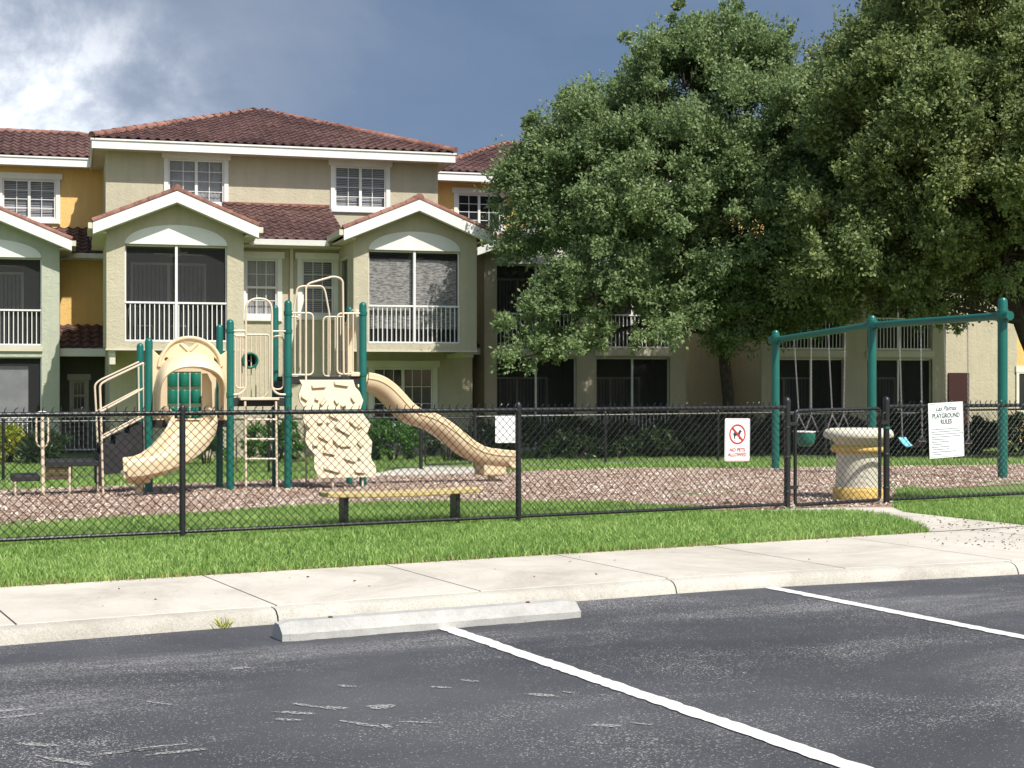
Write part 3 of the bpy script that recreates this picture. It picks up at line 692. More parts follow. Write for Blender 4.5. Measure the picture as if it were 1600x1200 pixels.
for i, (a, b) in enumerate(((0, .515), (.515, 1))):
    p = R0 + dr * a; q = R0 + dr * b
    MB().tube([(p.x, p.y, bz[i]), (q.x, q.y, bz[i + 1])], .054, 16).build('beam', 'green', t, smooth=True)
for i, tt in enumerate((0, .515, 1)):
    p = R0 + dr * tt; o = MB().lathe((p.x, p.y, bz[i] - .085), [(.071, 0), (.078, .005), (.078, .165), (.071, .17)], 18); o.build('collar', 'green', t, smooth=True)
    MB().tube([FW(SL * tt - .16, 0, bz[i] + (.0 if i else -.004)), FW(SL * tt + .16, 0, bz[i] + (-.0))], .063, 16).build('beam_clamp', 'green', t, smooth=True)
def on_beam(px):
    k = (px - 800) / FPX; tt = (R0.x - k * R0.y) / (k * dr.y - dr.x); z = lerp(bz[0], bz[1], tt / .515) if tt < .515 else lerp(bz[1], bz[2], (tt - .515) / .485)
    p = R0 + dr * tt; return Vector((p.x, p.y, z - .05))
def chain(p, q, name, parent):
    p = Vector(p); q = Vector(q); n = max(2, int((q - p).length / .034)); mb = MB(); d = (q - p).normalized(); s1 = Vector((FW.u[0], FW.u[1], 0)); s2 = d.cross(s1).normalized(); s1 = s2.cross(d)
    for i in range(n):
        c = p.lerp(q, (i + .5) / n); sd = s1 if i % 2 else s2; hl = .021; hw = .0095
        pts = [c - d * hl + sd * 0, c - d * hl * .6 + sd * hw, c + d * hl * .6 + sd * hw, c + d * hl, c + d * hl * .6 - sd * hw, c - d * hl * .6 - sd * hw]
        mb.tube(pts, .0042, 4, closed=True)
    return mb.build(name, 'chain', parent)
def swing(kind, tx, bx, by, label, cat):
    P = [on_beam(v) for v in tx]; c = (P[0] + P[1]) / 2; Y = c.y
    Q = []
    for i in (0, 1):
        k = (bx[i] - 800) / FPX; # bottom of the chain hangs below the beam line
        tt = (R0.x - k * R0.y) / (k * dr.y - dr.x); p = R0 + dr * tt; Q.append(Vector((p.x, p.y, CZ - (by - 597) * p.y / FPX)))
    cb = (Q[0] + Q[1]) / 2; t = thing(kind, label, cat, (cb.x, cb.y, cb.z), FW.ang)
    for i in (0, 1):
        MB().tube([P[i] + Vector((0, 0, .04)), P[i] - Vector((0, 0, .03))], .012, 8).build('hanger', 'chain', t)
        if kind == 'bucket_swing':
            j = P[i].lerp(Q[i], .82); chain(P[i], j, 'chain', t)
            nv = Vector((FW.v[0], FW.v[1], 0)) * .13
            for s_ in (-1, 1): chain(j, Q[i] + nv * s_, 'chain', t)
        else: chain(P[i], Q[i], 'chain', t)
    F = Fr(math.degrees(FW.ang), cb.x, cb.y); hw = (Q[0] - Q[1]).length / 2
    if kind == 'bucket_swing':
        mb = MB(); n = 22; rows = [(1.0, .0), (1.02, -.03), (.98, -.12), (.85, -.2), (.55, -.24)]; 
        for (sc, z) in rows:
            for k in range(n): an = 2 * math.pi * k / n; mb.v.append(F(math.cos(an) * hw * sc, math.sin(an) * .15 * sc, cb.z + z))
        for (sc, z) in [(.5, -.22), (.8, -.18), (.9, -.11), (.92, -.01)]:
            for k in range(n): an = 2 * math.pi * k / n; mb.v.append(F(math.cos(an) * hw * sc, math.sin(an) * .15 * sc, cb.z + z))
        m = 9
        for i in range(m - 1):
            for k in range(n): mb.f.append((i * n + k, i * n + (k + 1) % n, (i + 1) * n + (k + 1) % n, (i + 1) * n + k))
        for k in range(n): mb.f.append(((m - 1) * n + k, (m - 1) * n + (k + 1) % n, (k + 1) % n, k))
        mb.build('bucket', 'greenpl', t, smooth=True)
        mb = MB(); mb.tube([F(math.cos(2 * math.pi * k / n) * hw * .97, math.sin(2 * math.pi * k / n) * .145, cb.z + .004) for k in range(n)], .014, 6, closed=True); mb.build('rim', 'signw', t, smooth=True)
        MB().plate(F, -.158, -.152, [circ(-hw * .35, -.13, .05, 16)]).build('leg_hole', 'seatblue', t)
    else:
        mb = MB(); n = 14
        for i in range(n + 1):
            x = lerp(-hw * 1.04, hw * 1.04, i / n); z = -.13 * (1 - (x / hw / 1.04) ** 2) - .01
            for b_, dz in ((-.07, 0), (.07, 0), (.07, -.014), (-.07, -.014)): mb.v.append(F(x, b_, cb.z + z + dz))
        def part(i0, i1):
            o = MB(); o.v = mb.v[i0 * 4:(i1 + 1) * 4]
            for i in range(i1 - i0):
                for j in range(4): o.f.append((i * 4 + j, (i + 1) * 4 + j, (i + 1) * 4 + (j + 1) % 4, i * 4 + (j + 1) % 4))
            o.f += [(0, 1, 2, 3), tuple((i1 - i0) * 4 + j for j in (3, 2, 1, 0))]; return o
        part(7, n).build('seat', 'seatblue', t); part(0, 7).build('seat', 'seatblk', t)['label'] = 'black rubber half of the seat'
        for i in (0, 1):
            q = Q[i]; ax = Vector((FW.v[0], FW.v[1], 0))
            MB().tube([q + Vector((0, 0, .02)), q - Vector((0, 0, .06)) + ax * .06, q - Vector((0, 0, .06)) - ax * .06], .006, 6, closed=True).build('triangle_link', 'chain', t)
    return t
swing('bucket_swing', (1241, 1267.5), (1250, 1268), 675, 'green toddler bucket swing hanging nearest the left post', 'swing')
swing('bucket_swing', (1294, 1320.5), (1302, 1318), 675, 'toddler bucket swing hanging behind the cream pillar', 'swing')
swing('belt_swing', (1405, 1438.7), (1410, 1441), 683, 'pale blue and black belt swing hanging just right of the gate post', 'swing')
swing('belt_swing', (1474.7, 1511.5), (1481, 1513.5), 686, 'belt swing half hidden behind the playground rules sign', 'swing')

# ------------------------------------------------------------------ play structure
PS = thing('play_structure', 'green and tan play structure with two slides, climbing wall, ladder and steps', 'playground equipment', (-3.6, 20.9, .0), FS.ang)
c5 = lambda x, y: (140 + x / 3.75, 470 + y / 3.75)
c6 = lambda x, y: (340 + x / 3.3333, 420 + y / 3.3333)
c8 = lambda x, y: (x / 6, 630 + y / 6)
def fp(c, b): a, z = FS.hit(c[0], c[1], b); return FS(a, b, z)
def fac(c, b): return FS.hit(c[0], c[1], b)
BK = .92
def gpost(px, b, top, r=.052):
    a, zt_ = FS.hit(px, top, b); x, y, _ = FS(a, b, 0); z0 = terrz(x, y) - .15
    MB().lathe((x, y, z0), [(r, 0), (r, zt_ - z0 - .05), (r * .92, zt_ - z0 - .03), (r * .7, zt_ - z0 - .012), (r * .3, zt_ - z0)], 18).build('post', 'green', PS, smooth=True); return a
aA = gpost(232.5, 0, 528); aB = gpost(359.5, 0, 499); aD = gpost(450, 0, 469); aE = gpost(567, 0, 472)
bA = gpost(219, BK, 536, .048); bB = gpost(343, BK, 507, .048); bC = gpost(430, BK, 477, .048); bE = gpost(546, BK, 479, .048)
for a0, a1, z in ((aA, aB, .92), (aB, aD, 1.2), (aD, aE, 1.5)):
    MB().fbox(FS, a0 + .03, a1 - .03, .03, BK - .03, z - .05, z).build('deck', 'deck', PS, bevel=.006)
    mb = MB().fbox(FS, a0 + .04, a1 - .04, -.01, .026, z - .11, z - .004); mb.fbox(FS, a0 + .04, a1 - .04, BK - .026, BK + .01, z - .11, z - .004); mb.build('deck_beam', 'deck', PS, bevel=.004)
MB().fbox(FS, aB - .0, aB + .025, .06, BK - .06, .93, 1.14).build('riser', 'deck', PS); MB().fbox(FS, aD - .02, aD + .005, .06, BK - .06, 1.21, 1.44).build('riser', 'deck', PS)
def T(pts, b, r=.0135, name='guard_rail', m='tanmetal', rc=.09, closed=False, conv=c6, par=None):
    P = [fp(conv(*p), b if not isinstance(b, (list, tuple)) else b[i]) for i, p in enumerate(pts)]
    return MB().tube(rounded(P, rc, 6, closed) if rc else P, r, 10, closed=closed).build(name, m, par or PS, smooth=True)
# middle bay: entry arch, loops, back panel
T([(60, 655), (115, 655), (147, 625), (147, 155), (283, 155), (283, 625), (315, 655), (365, 655)], -.03, .0155, 'entry_arch', rc=.17)
T([(62, 322), (147, 322)], -.03, .0135); T([(283, 325), (362, 325)], -.03, .0135)
T([(93, 350), (147, 350)], -.02); T([(93, 350), (147, 350), (147, 622), (93, 622)], -.015, .012, closed=True); T([(283, 350), (343, 350), (343, 628), (283, 628)], .05, .012, closed=True)
for x in (117,): T([(x, 350), (x, 620)], -.015, .010, rc=0)
bp = T([(75, 343), (270, 343), (270, 640), (235, 675), (75, 675)], BK - .02, .014, 'barrier_panel', rc=.05, closed=True)
for x in (103, 127, 151, 175, 199, 223, 247): T([(x, 343), (x, 672)], BK - .02, .0095, 'bar', rc=0, par=bp)
cx, cz = fac(c6(168, 478), BK - .05); mb = MB(); rr = .118
Fx = Tilt(FS, cx, cz, 0)
mb.plate(Fx, BK - .09, BK - .01, [circ(0, 0, rr, 32), circ(0, 0, rr * .72, 32)[::-1]]); mb.tube([Fx(math.cos(q) * rr * .86, BK - .09, math.sin(q) * rr * .86) for q in np.linspace(0, 2 * math.pi, 33)[:-1]], .017, 8, closed=True)
mb.build('talk_cone', 'greenpl', PS, smooth=True)
mb = MB(); 
for i, (r_, b_) in enumerate(((.72, -.01), (.55, .05), (.2, .08), (.02, .085))):
    for k in range(24): q = 2 * math.pi * k / 24; mb.v.append(Fx(math.cos(q) * rr * r_, BK + b_, math.sin(q) * rr * r_))
for i in range(3):
    for k in range(24): mb.f.append((i * 24 + k, i * 24 + (k + 1) % 24, (i + 1) * 24 + (k + 1) % 24, (i + 1) * 24 + k))
mb.build('cone_back', 'deck', PS, smooth=True)
MB().lathe(Fx(0, BK - .0, -.01), [(.006, 0), (.014, .008), (.006, .018)], 10).build('fitting', 'ball', PS)
# third bay guards
def guard(pts, b, xs, y0, y1, r=.0135):
    g = T(pts, b, r, rc=.07)
    for x in xs: T([(x, y0), (x, y1)], b, .0095, 'bar', rc=0, par=g)
guard([(370, 230), (497, 230), (497, 552), (375, 552)], -.02, (403, 432), 232, 550)
guard([(745, 232), (623, 232), (623, 548), (745, 548)], -.02, (680, 706), 234, 546)
T([(460, 578), (460, 95), (478, 75), (608, 38), (652, 55), (657, 545)], -.03, .015, 'entry_arch', rc=.12)
guard([(372, 250), (428, 250), (428, 562), (380, 562)], BK, (400,), 252, 560, .013)
guard([(660, 250), (550, 250), (550, 560), (660, 560)], BK, (575, 612, 640), 252, 558, .013)
T([(392, 250), (415, 100), (440, 90), (545, 90), (560, 115), (585, 250), (585, 555)], BK, .014, 'entry_arch', rc=.12)
for x, y, b in ((62, 322, -.02), (365, 325, -.02), (372, 230, -.02), (742, 232, -.02), (372, 552, -.02), (742, 548, -.02), (62, 655, -.02), (362, 655, -.02)):
    a, z = fac(c6(x, y), b); p = FS(a, b, z)
    ca = min((aB, aD, aE), key=lambda q: abs(q - a)); MB().lathe((*FS(ca, 0, 0)[:2], z - .03), [(.055, 0), (.06, .004), (.06, .056), (.055, .06)], 16).build('clamp', 'green', PS, smooth=True)
# side slide hood at the right end
F2 = lambda bb, dd, c: FS(aE + .0 + dd, bb, c)
hood = [(.06, 1.45)] + [(.46 - .40 * math.cos(math.pi * i / 16), 2.02 + .40 * math.sin(math.pi * i / 16)) for i in range(17)] + [(.86, 1.45)]
hole = [(.2, 1.52)] + [(.46 - .26 * math.cos(math.pi * i / 16), 1.95 + .27 * math.sin(math.pi * i / 16)) for i in range(17)] + [(.72, 1.52)]
MB().plate(F2, -.04, .05, [hood, hole[::-1]]).build('slide_hood', 'tan', PS, bevel=.015)
for q in (0, 1):
    P = [F2(x, .0, z) for x, z in hood[1:-1]]
MB().tube(P, .05, 8).build('hood_rim', 'tan', PS, smooth=True)
# wave slide on the right
pts = [(566, 596), (578, 598), (590, 603), (603, 612.5), (616, 626), (629, 640), (644, 650.5), (664, 656.5), (684, 667), (705, 682.5), (724, 698), (744, 709), (766, 714), (786, 715.5), (795, 717)]
n = len(pts); P = [at(px, py, lerp(21.75, 22.6, ((px - 566) / 229.))) for px, py in pts]; P = crom(P, 4)
prof = [(-.28, .115), (-.285, .0), (-.25, -.085), (-.2, -.115), (.2, -.115), (.25, -.085), (.285, .0), (.28, .115), (.262, .128), (.24, .115), (.225, -.0), (.17, -.08), (-.17, -.08), (-.225, -.0), (-.24, .115), (-.262, .128)]
MB().sweep(P, prof).build('wave_slide', 'tan', PS, smooth=True)
mb = MB(); mb.sweep([p + Vector((0, 0, 0)) for p in P], [(.283, .062), (.297, .056), (.297, .04), (.283, .034)]); mb.build('slide_seam', 'tan', PS, smooth=True)
q0 = Vector(at(768, 722, 22.5)); fx = Fr(21, q0.x, q0.y)
MB().fbox(fx, -.2, .16, -.22, .22, q0.z - .19, q0.z + .02).build('slide_foot', 'tan', PS, bevel=.03)
MB().fbox(fx, -.045, .045, -.05, .05, terrz(q0.x, q0.y) - .1, q0.z - .19).build('slide_leg', 'tanmetal', PS, bevel=.008)
e = P[-1]; tt = (P[-1] - P[-3]).normalized(); sd = Vector((tt.y, -tt.x, 0)).normalized()
MB().tube([e + sd * -.27 + Vector((0, 0, -.02)), e + sd * -.1 + Vector((.01, 0, -.04)), e + sd * .1 + Vector((.01, 0, -.04)), e + sd * .27 + Vector((0, 0, -.02))], [.1, .1, .1, .1], 12).build('slide_lip', 'tan', PS, smooth=True)
# left curved slide
P = crom([FS(.5, .15, .93), FS(.53, -.05, .92)] + [at(*q) for q in ((303, 668, 20.05), (293, 690, 19.78), (273, 710, 19.5), (246, 726, 19.3), (218, 734.5, 19.18), (196, 737, 19.12))], 5)
prof = [(-.3, .15), (-.31, .06), (-.29, -.05), (-.2, -.11), (.2, -.11), (.29, -.05), (.31, .06), (.3, .15), (.28, .168), (.255, .15), (.235, .03), (.15, -.035), (-.15, -.035), (-.235, .03), (-.255, .15), (-.28, .168)]
MB().sweep(P, prof).build('curved_slide', 'tan', PS, smooth=True)
e = P[-1]; tt = (P[-1] - P[-3]).normalized(); sd = Vector((tt.y, -tt.x, 0)).normalized(); 
MB().tube([e + sd * k - Vector((0, 0, .03)) for k in (-.25, 0, .25)], .045, 12).build('slide_lip', 'tan', PS, smooth=True)
q0 = Vector(at(217, 750, 19.35)); fx = Fr(12, q0.x, q0.y); mb = MB(); gz = terrz(q0.x, q0.y)
mb.fbox(fx, -.15, .15, -.18, .18, q0.z - .03, q0.z + .11).build('slide_foot', 'tan', PS, bevel=.025)
MB().fbox(fx, -.05, .05, -.06, .06, gz - .1, q0.z - .02).build('slide_leg', 'tan', PS, bevel=.01)
# arched entrance panel over the curved slide
out = [(360, 700), (357, 275), (385, 300), (408, 322), (430, 288), (460, 252), (500, 226), (545, 211), (590, 207), (635, 212), (680, 230), (720, 258), (748, 290), (768, 318), (785, 305), (803, 292), (804, 700)]
inn = [(412, 690), (410, 500), (428, 452), (462, 420), (520, 398), (585, 392), (650, 398), (706, 420), (742, 452), (758, 500), (758, 690)]
h1 = [(438, 352), (458, 352), (462, 338), (450, 330), (438, 338)]; h2 = [(728, 330), (745, 345), (756, 372), (742, 366), (728, 350)]; h3 = [(545, 247), (620, 247), (585, 275)]
MB().plate(FS, -.02, .03, [[fac(c5(*p), 0) for p in out], [fac(c5(*p), 0) for p in inn][::-1], [fac(c5(*p), 0) for p in h1], [fac(c5(*p), 0) for p in h2], [fac(c5(*p), 0) for p in h3]]).build('arch_panel', 'tan', PS, bevel=.008)
rim = crom([fp(c5(*p), -.03) for p in ((405, 385), (414, 345), (436, 300), (468, 258), (510, 230), (560, 217), (605, 217), (655, 228), (700, 252), (735, 286), (760, 330), (772, 385))], 3)
MB().tube(rim, .024, 10).build('arch_rim', 'tan', PS, smooth=True)
MB().tube([fp(c5(*p), -.03) for p in ((530, 250), (575, 292))], .011, 8).build('rib', 'tan', PS, smooth=True); MB().tube([fp(c5(*p), -.03) for p in ((635, 250), (592, 292))], .011, 8).build('rib', 'tan', PS, smooth=True)
I = [(404, 690), (402, 560), (405, 500), (425, 452), (462, 420), (520, 398), (585, 392), (650, 398), (708, 420), (745, 455), (764, 500), (768, 560), (768, 690)]
O = [(384, 690), (380, 560), (382, 480), (405, 400), (450, 345), (512, 310), (585, 300), (655, 310), (722, 346), (768, 400), (790, 480), (794, 560), (794, 690)]
Ia = crom([(*fac(c5(*p), 0), 0) for p in I], 4); Oa = crom([(*fac(c5(*p), 0), 0) for p in O], 4)
def hoodpart(name, rows, sel):
    mb = MB(); m = len(rows); idx = list(range(len(Ia)))[sel]
    for i in idx:
        side = abs(i / (len(Ia) - 1) - .5) * 2; f = 1 - .35 * sm((side - .5) * 2)
        for w, b in rows: q = Ia[i].lerp(Oa[i], w); mb.v.append(FS(q.x, b * f, q.y))
    for i in range(len(idx) - 1):
        for j in range(m): mb.f.append((i * m + j, i * m + (j + 1) % m, (i + 1) * m + (j + 1) % m, (i + 1) * m + j))
    mb.f += [tuple(range(m)), tuple((len(idx) - 1) * m + j for j in range(m))[::-1]]
    return mb.build(name, 'tan', PS, smooth=True)
hoodpart('hood', [(1, -.0), (.97, -.1), (.86, -.2), (.62, -.3), (.3, -.36), (.08, -.38), (-.02, -.36), (0, -.31), (.22, -.24), (.45, -.12), (.5, 0)], slice(0, None))
# inside: two inner uprights
MB().plate(FS, .1, .14, [[fac(c5(*p), .1) for p in ((660, 690), (660, 425), (690, 425), (716, 480), (722, 690))]]).build('inner_panel', 'tan', PS, bevel=.006)
# play panel with green drums on the back of the first deck
x0, z0 = fac(c5(450, 640), BK - .1); x1, z1 = fac(c5(656, 415), BK - .1)
tp = MB().plate(FS, BK - .12, BK - .09, [[(x0 - .12, .93), (x0 - .12, z1 + .05), (x1 + .2, z1 + .05), (x1 + .2, .93)], [(x0 + .01, 1.0), (x1 - .01, 1.0), (x1 - .01, z1), (x0 + .01, z1)]]).build('game_panel', 'tan', PS)
gw = (x1 - x0) / 3
for i in range(3):
    for j in range(4):
        z = z1 - .05 - .235 * (j + .0); a = x0 + gw * (i + .5)
        if z < 1.0: continue
        MB().lathe((*FS(a, BK - .1, 0)[:2], z - .16), [(gw * .41, 0), (gw * .44, .01), (gw * .44, .18), (gw * .41, .19)], 18).build('drum', 'greenpl', tp, smooth=True)
for i in range(4): MB().tube([FS(x0 + gw * i, BK - .1, .95), FS(x0 + gw * i, BK - .1, z1)], .012, 8).build('bar', 'ball', tp, smooth=True)
for j in range(4):
    z = z1 + .015 - .235 * j
    if z > .95: MB().tube([FS(x0, BK - .1, z - .05), FS(x1, BK - .1, z - .05)], .01, 8).build('bar', 'ball', tp, smooth=True)
# ladder
lb = -.09
for x, x2 in ((143, 148), (304, 309)): T([(x, 690), (x2, 1150)], lb, .0165, 'ladder_rail', rc=0)
for y in (785, 887, 990): T([(146, y), (307, y)], lb, .0145, 'rung', rc=0)
a0, z = fac(c6(118, 697), lb); a1, _ = fac(c6(320, 697), lb); MB().fbox(FS, a0, a1, lb - .02, -.012, 1.175, 1.21).build('ladder_plate', 'tanmetal', PS, bevel=.005)
T([(98, 880), (98, 990), (98, 1060)], BK, .012, 'brace', rc=0); T([(385, 885), (455, 885)], .5, .012, 'brace', rc=0); T([(385, 998), (458, 998)], .5, .012, 'brace', rc=0); T([(462, 880), (462, 1125)], .5, .0135, 'brace', rc=0)
# climbing wall
slope = .36
def FWl(a, b, c): return FS(a, -.03 - slope * (1.5 - c) + b, c)
def wall_pt(x, y):
    b = 0
    for _ in range(8): a, z = fac(c6(x, y), b); b = -.03 - slope * (1.5 - z)
    return a, z
ol = [(422, 578), (436, 605), (418, 655), (424, 690), (448, 725), (440, 780), (460, 835), (452, 895), (470, 930), (500, 965), (498, 1030), (520, 1088), (670, 1086), (820, 1083), (820, 1030), (793, 985), (800, 900), (773, 860), (791, 808), (738, 735), (754, 685), (735, 640), (712, 615), (702, 578)]
OL = [wall_pt(*p) for p in ol]; cw = MB().plate(FWl, -.055, .0, [OL]).build('climbing_wall', 'tanrock', PS, bevel=.018)
holds = [(478, 612, 85, 18, 3), (595, 600, 86, 20, -8), (447, 672, 42, 18, -35), (512, 678, 26, 16, -20), (545, 690, 55, 18, 48), (614, 690, 30, 22, -60), (650, 712, 36, 12, 0), (700, 680, 34, 16, -60), (468, 815, 30, 18, -55), (528, 798, 36, 14, 2), (600, 770, 60, 15, -28), (645, 840, 100, 17, -30), (545, 880, 64, 17, -30), (700, 805, 50, 16, -45), (735, 820, 34, 14, 30),
         (503, 917, 34, 12, 0), (612, 905, 46, 16, -50), (660, 918, 70, 16, 0), (575, 957, 72, 15, -12), (735, 912, 36, 16, -50), (683, 992, 64, 15, -20), (590, 1045, 100, 15, -16), (735, 1055, 62, 14, -6), (733, 985, 20, 12, 15), (555, 925, 16, 14, 80), (570, 795, 20, 12, 50)]
for x, y, w, h, an in holds:
    a, z = wall_pt(x + (w / 2 if (x, y) in ((478, 612), (595, 600)) else 0), y); k = .0062 * .86 / 1.9; w_ = w * .0023; h_ = h * .0021; an = R(an); mb = MB()
    for sc, b in ((1.1, -.05), (.9, -.098)):
        for i, j in ((-1, -1), (1, -1), (1, 1.2), (-1, 1.2)):
            X = i * w_ / 2 * sc; Z = j * h_ / 2 * (sc if b > -.06 else .75) - (0 if b > -.06 else -h_ * -.15); mb.v.append(FWl(a + X * math.cos(an) - Z * math.sin(an), b, z + X * math.sin(an) + Z * math.cos(an)))
    mb.f = [(0, 1, 2, 3), (7, 6, 5, 4), (0, 4, 5, 1), (1, 5, 6, 2), (2, 6, 7, 3), (3, 7, 4, 0)]; mb.build('hold', 'tanrock', cw, bevel=.006)
for x in (600, 755):
    a, z = wall_pt(x, 1086); MB().tube([FWl(a, .02, z + .1), FWl(a, .0, z), FS(a, -.03 - slope * (1.5 - z), -.1)], .014, 8).build('wall_leg', 'tanmetal', PS, smooth=True)
MB().fbox(FS, fac(c6(690, 555), .02)[0], fac(c6(735, 555), .02)[0], -.04, .04, 1.5, 1.56).build('slide_ledge', 'tan', PS, bevel=.008)
# steps and handrails on the left
nb, fb = .03, .8
T([(80, 1145), (66, 660), (60, 490), (100, 466), (316, 364), (322, 380)], nb, .0155, 'handrail', rc=.09, conv=c5); T([(47, 850), (38, 640), (30, 492), (60, 465), (290, 358)], fb, .014, 'handrail', rc=.09, conv=c5)
T([(62, 652), (318, 513)], nb, .0155, 'handrail', rc=0, conv=c5); T([(40, 648), (295, 515)], fb, .013, 'handrail', rc=0, conv=c5)
T([(286, 372), (290, 670)], fb, .013, 'handrail_post', rc=0, conv=c5); T([(314, 372), (322, 850)], nb, .012, 'handrail_post', rc=0, conv=c5)
T([(74, 806), (318, 680)], nb, .0155, 'stair_rail', rc=0, conv=c5); T([(74, 790), (318, 664)], nb, .0115, 'stair_rail', rc=0, conv=c5)
aL = fac(c5(70, 800), nb)[0]; aR_ = aA - .06; ns = 3
poly = []; zt0, zt1 = .46, .88
for i in range(ns):
    a0 = lerp(aL, aR_, i / ns); a1 = lerp(aL, aR_, (i + 1) / ns); z = lerp(zt0, zt1, (i + 1) / ns); poly += [(a0, z), (a1, z)]
low = [(aR_, .33), (lerp(aL, aR_, .72), .3), (lerp(aL, aR_, .55), .21), (aL, .2)]
MB().plate(FS, nb + .03, nb + .06, [poly + low]).build('stair_side', 'deck', PS); MB().plate(FS, fb - .06, fb - .03, [poly + low]).build('stair_side', 'deck', PS)
for i in range(ns):
    a0 = lerp(aL, aR_, i / ns); a1 = lerp(aL, aR_, (i + 1) / ns); z = lerp(zt0, zt1, (i + 1) / ns)
    MB().fbox(FS, a0 + .005, a1 - .005, nb + .062, fb - .062, z - .04, z - .002).build('step', 'deck', PS)
a0 = fac(c8(425, 560), nb)[0]; a1 = fac(c8(925, 560), nb)[0]; zp = fac(c8(600, 545), nb)[1]
MB().fbox(FS, a0, a1, nb, fb, zp - .07, zp).build('transfer_platform', 'deck', PS, bevel=.008)
MB().fbox(FS, a1 + .005, a1 + .04, nb, fb, .05, .47).build('riser', 'deck', PS)
b0_, z0_ = fac(c8(112, 685), nb); b1_ = fac(c8(376, 685), nb)[0]
MB().fbox(FS, b0_, b1_, nb, fb, z0_ - .07, z0_).build('lower_step', 'deck', PS, bevel=.008)
aa0, zz0 = fac(c8(430, 600), nb + .02); aa1, zz1 = fac(c8(680, 712), nb + .02); holes = []
for j in range(4):
    for i in range(13):
        hx = lerp(aa0, aa1, (i + .5 + .5 * (j % 2)) / 14); hz = lerp(zz0, zz1, (.3, .43, .56, .88)[j]); q = .0085; holes.append([(hx - q, hz), (hx, hz + q), (hx + q, hz), (hx, hz - q)])
MB().plate(FS, nb + .02, nb + .028, [[(aa0, zz1), (aa1, zz1), (aa1, zz0), (aa0, zz0)]] + holes).build('perforated_panel', 'brown', PS)
for px_, b in ((143, nb + .02), (150, fb - .03), (652, nb + .02), (655, fb - .03), (905, fb - .02), (920, nb + .05)):
    a = fac(c8(px_, 700), b)[0]; x, y, _ = FS(a, b, 0); zt_ = z0_ - .06 if px_ < 400 else zp - .06
    MB().tube([(x, y, terrz(x, y) - .1), (x, y, zt_)], .016, 8).build('step_leg', 'tanmetal', PS, smooth=True)
mb = MB(); mb.tube([fp(c8(396, 90), -.03), fp(c8(404, 885), -.03)], .024, 12); mb.build('grab_pole', 'tanmetal', PS, smooth=True)
T([(340, 105), (365, 82), (425, 82), (452, 105), (452, 365), (425, 408), (367, 408), (340, 365)], -.03, .0125, 'grab_loop', rc=.04, closed=True, conv=c8)

# ------------------------------------------------------------------ back fence and its gate
class Line:
    def __init__(s, p, q): s.p = Vector(p); s.d = (Vector(q) - s.p); s.L = s.d.length; s.d.normalize(); s.ang = math.atan2(s.d.y, s.d.x)
    def __call__(s, a, b, c): return (s.p.x + s.d.x * a - s.d.y * b, s.p.y + s.d.y * a + s.d.x * b, c)
    def z(s, a): x, y, _ = s(a, 0, 0); return terrz(x, y)
    def ax(s, px): k = (px - 800) / FPX; return (k * s.p.y - s.p.x) / (s.d.x - k * s.d.y)
G0 = Vector((-1.77, 29.6)); G1 = Vector((-.73, 30.1)); ll = Line(G0 - (G0 - Vector((-8.6, 25.7))) * 1.25, G0); lr = Line(G1, G1 + Vector((math.cos(R(15)), math.sin(R(15)))) * 13.5); lg = Line(G0, G1)
def backfence(ln, label, posts, ends):
    t = thing('chain_link_fence', label, 'fence', (*ln(0, 0, 0)[:2], ln.z(0)), ln.ang); zf = ln.z
    mesh_panel(ln, 0, ln.L, -.02, .03, .99, r=.0026, zf=zf, top_ext=False).build('mesh_panel', 'black', t, recalc=False)
    n = 12; MB().tube([ln(ln.L * i / n, 0, zf(ln.L * i / n) + 1.02) for i in range(n + 1)], .02, 8).build('top_rail', 'black', t, smooth=True)
    MB().tube([ln(ln.L * i / n, 0, zf(ln.L * i / n) + .05) for i in range(n + 1)], .009, 6).build('bottom_rail', 'black', t, smooth=True)
    for a in posts: post(t, ln, a, 0, zf(a) - .05, zf(a) + 1.04, .026)
    for a in ends: post(t, ln, a, 0, zf(a) - .05, zf(a) + 1.12, .036)
    return t
backfence(ll, 'far black chain-link fence on the left, behind the play structure', [ll.ax(p) for p in (5, 200, 420)], [ll.L])
backfence(lr, 'far black chain-link fence on the right, in front of the dark hedge', [lr.ax(p) for p in (946, 1122, 1290, 1440)] + [lr.L], [0])
t = thing('chain_link_gate', 'far black chain-link gate below the right slide', 'gate', (G0.x, G0.y, lg.z(0)), lg.ang); z = lg.z(.5)
fr = [lg(.09, 0, z + .1), lg(.09, 0, z + 1.0), lg(lg.L - .09, 0, z + 1.0), lg(lg.L - .09, 0, z + .1)]
MB().tube(rounded(fr, .04, closed=True), .018, 8, closed=True).build('gate_frame', 'black', t, smooth=True)
mesh_panel(lg, .1, lg.L - .1, -.016, z + .1, z + 1.0, r=.0026, top_ext=False).build('mesh_panel', 'black', t, recalc=False)
for z_ in (.25, .8): MB().fbox(lg, .0, .1, -.03, .03, z + z_, z + z_ + .05).build('hinge', 'black', t)
MB().fbox(lg, lg.L - .1, lg.L, -.035, .03, z + .75, z + .83).build('latch', 'black', t)
a0, a1 = lr.ax(773), lr.ax(804); Y = lr(a0, 0, 0)[1]; zt_, zb_ = CZ - (650 - 597) * Y / FPX, CZ - (692 - 597) * Y / FPX
t = thing('notice_board', 'blank white back of a notice on the far fence, left of the near fence post', 'sign', (*lr((a0 + a1) / 2, -.05, 0)[:2], zb_), lr.ang)
MB().plate(lr, -.05, -.045, [[(a0, zb_), (a1, zb_), (a1, zt_), (a0, zt_)]]).build('sign_panel', 'signw', t)
mb = MB()
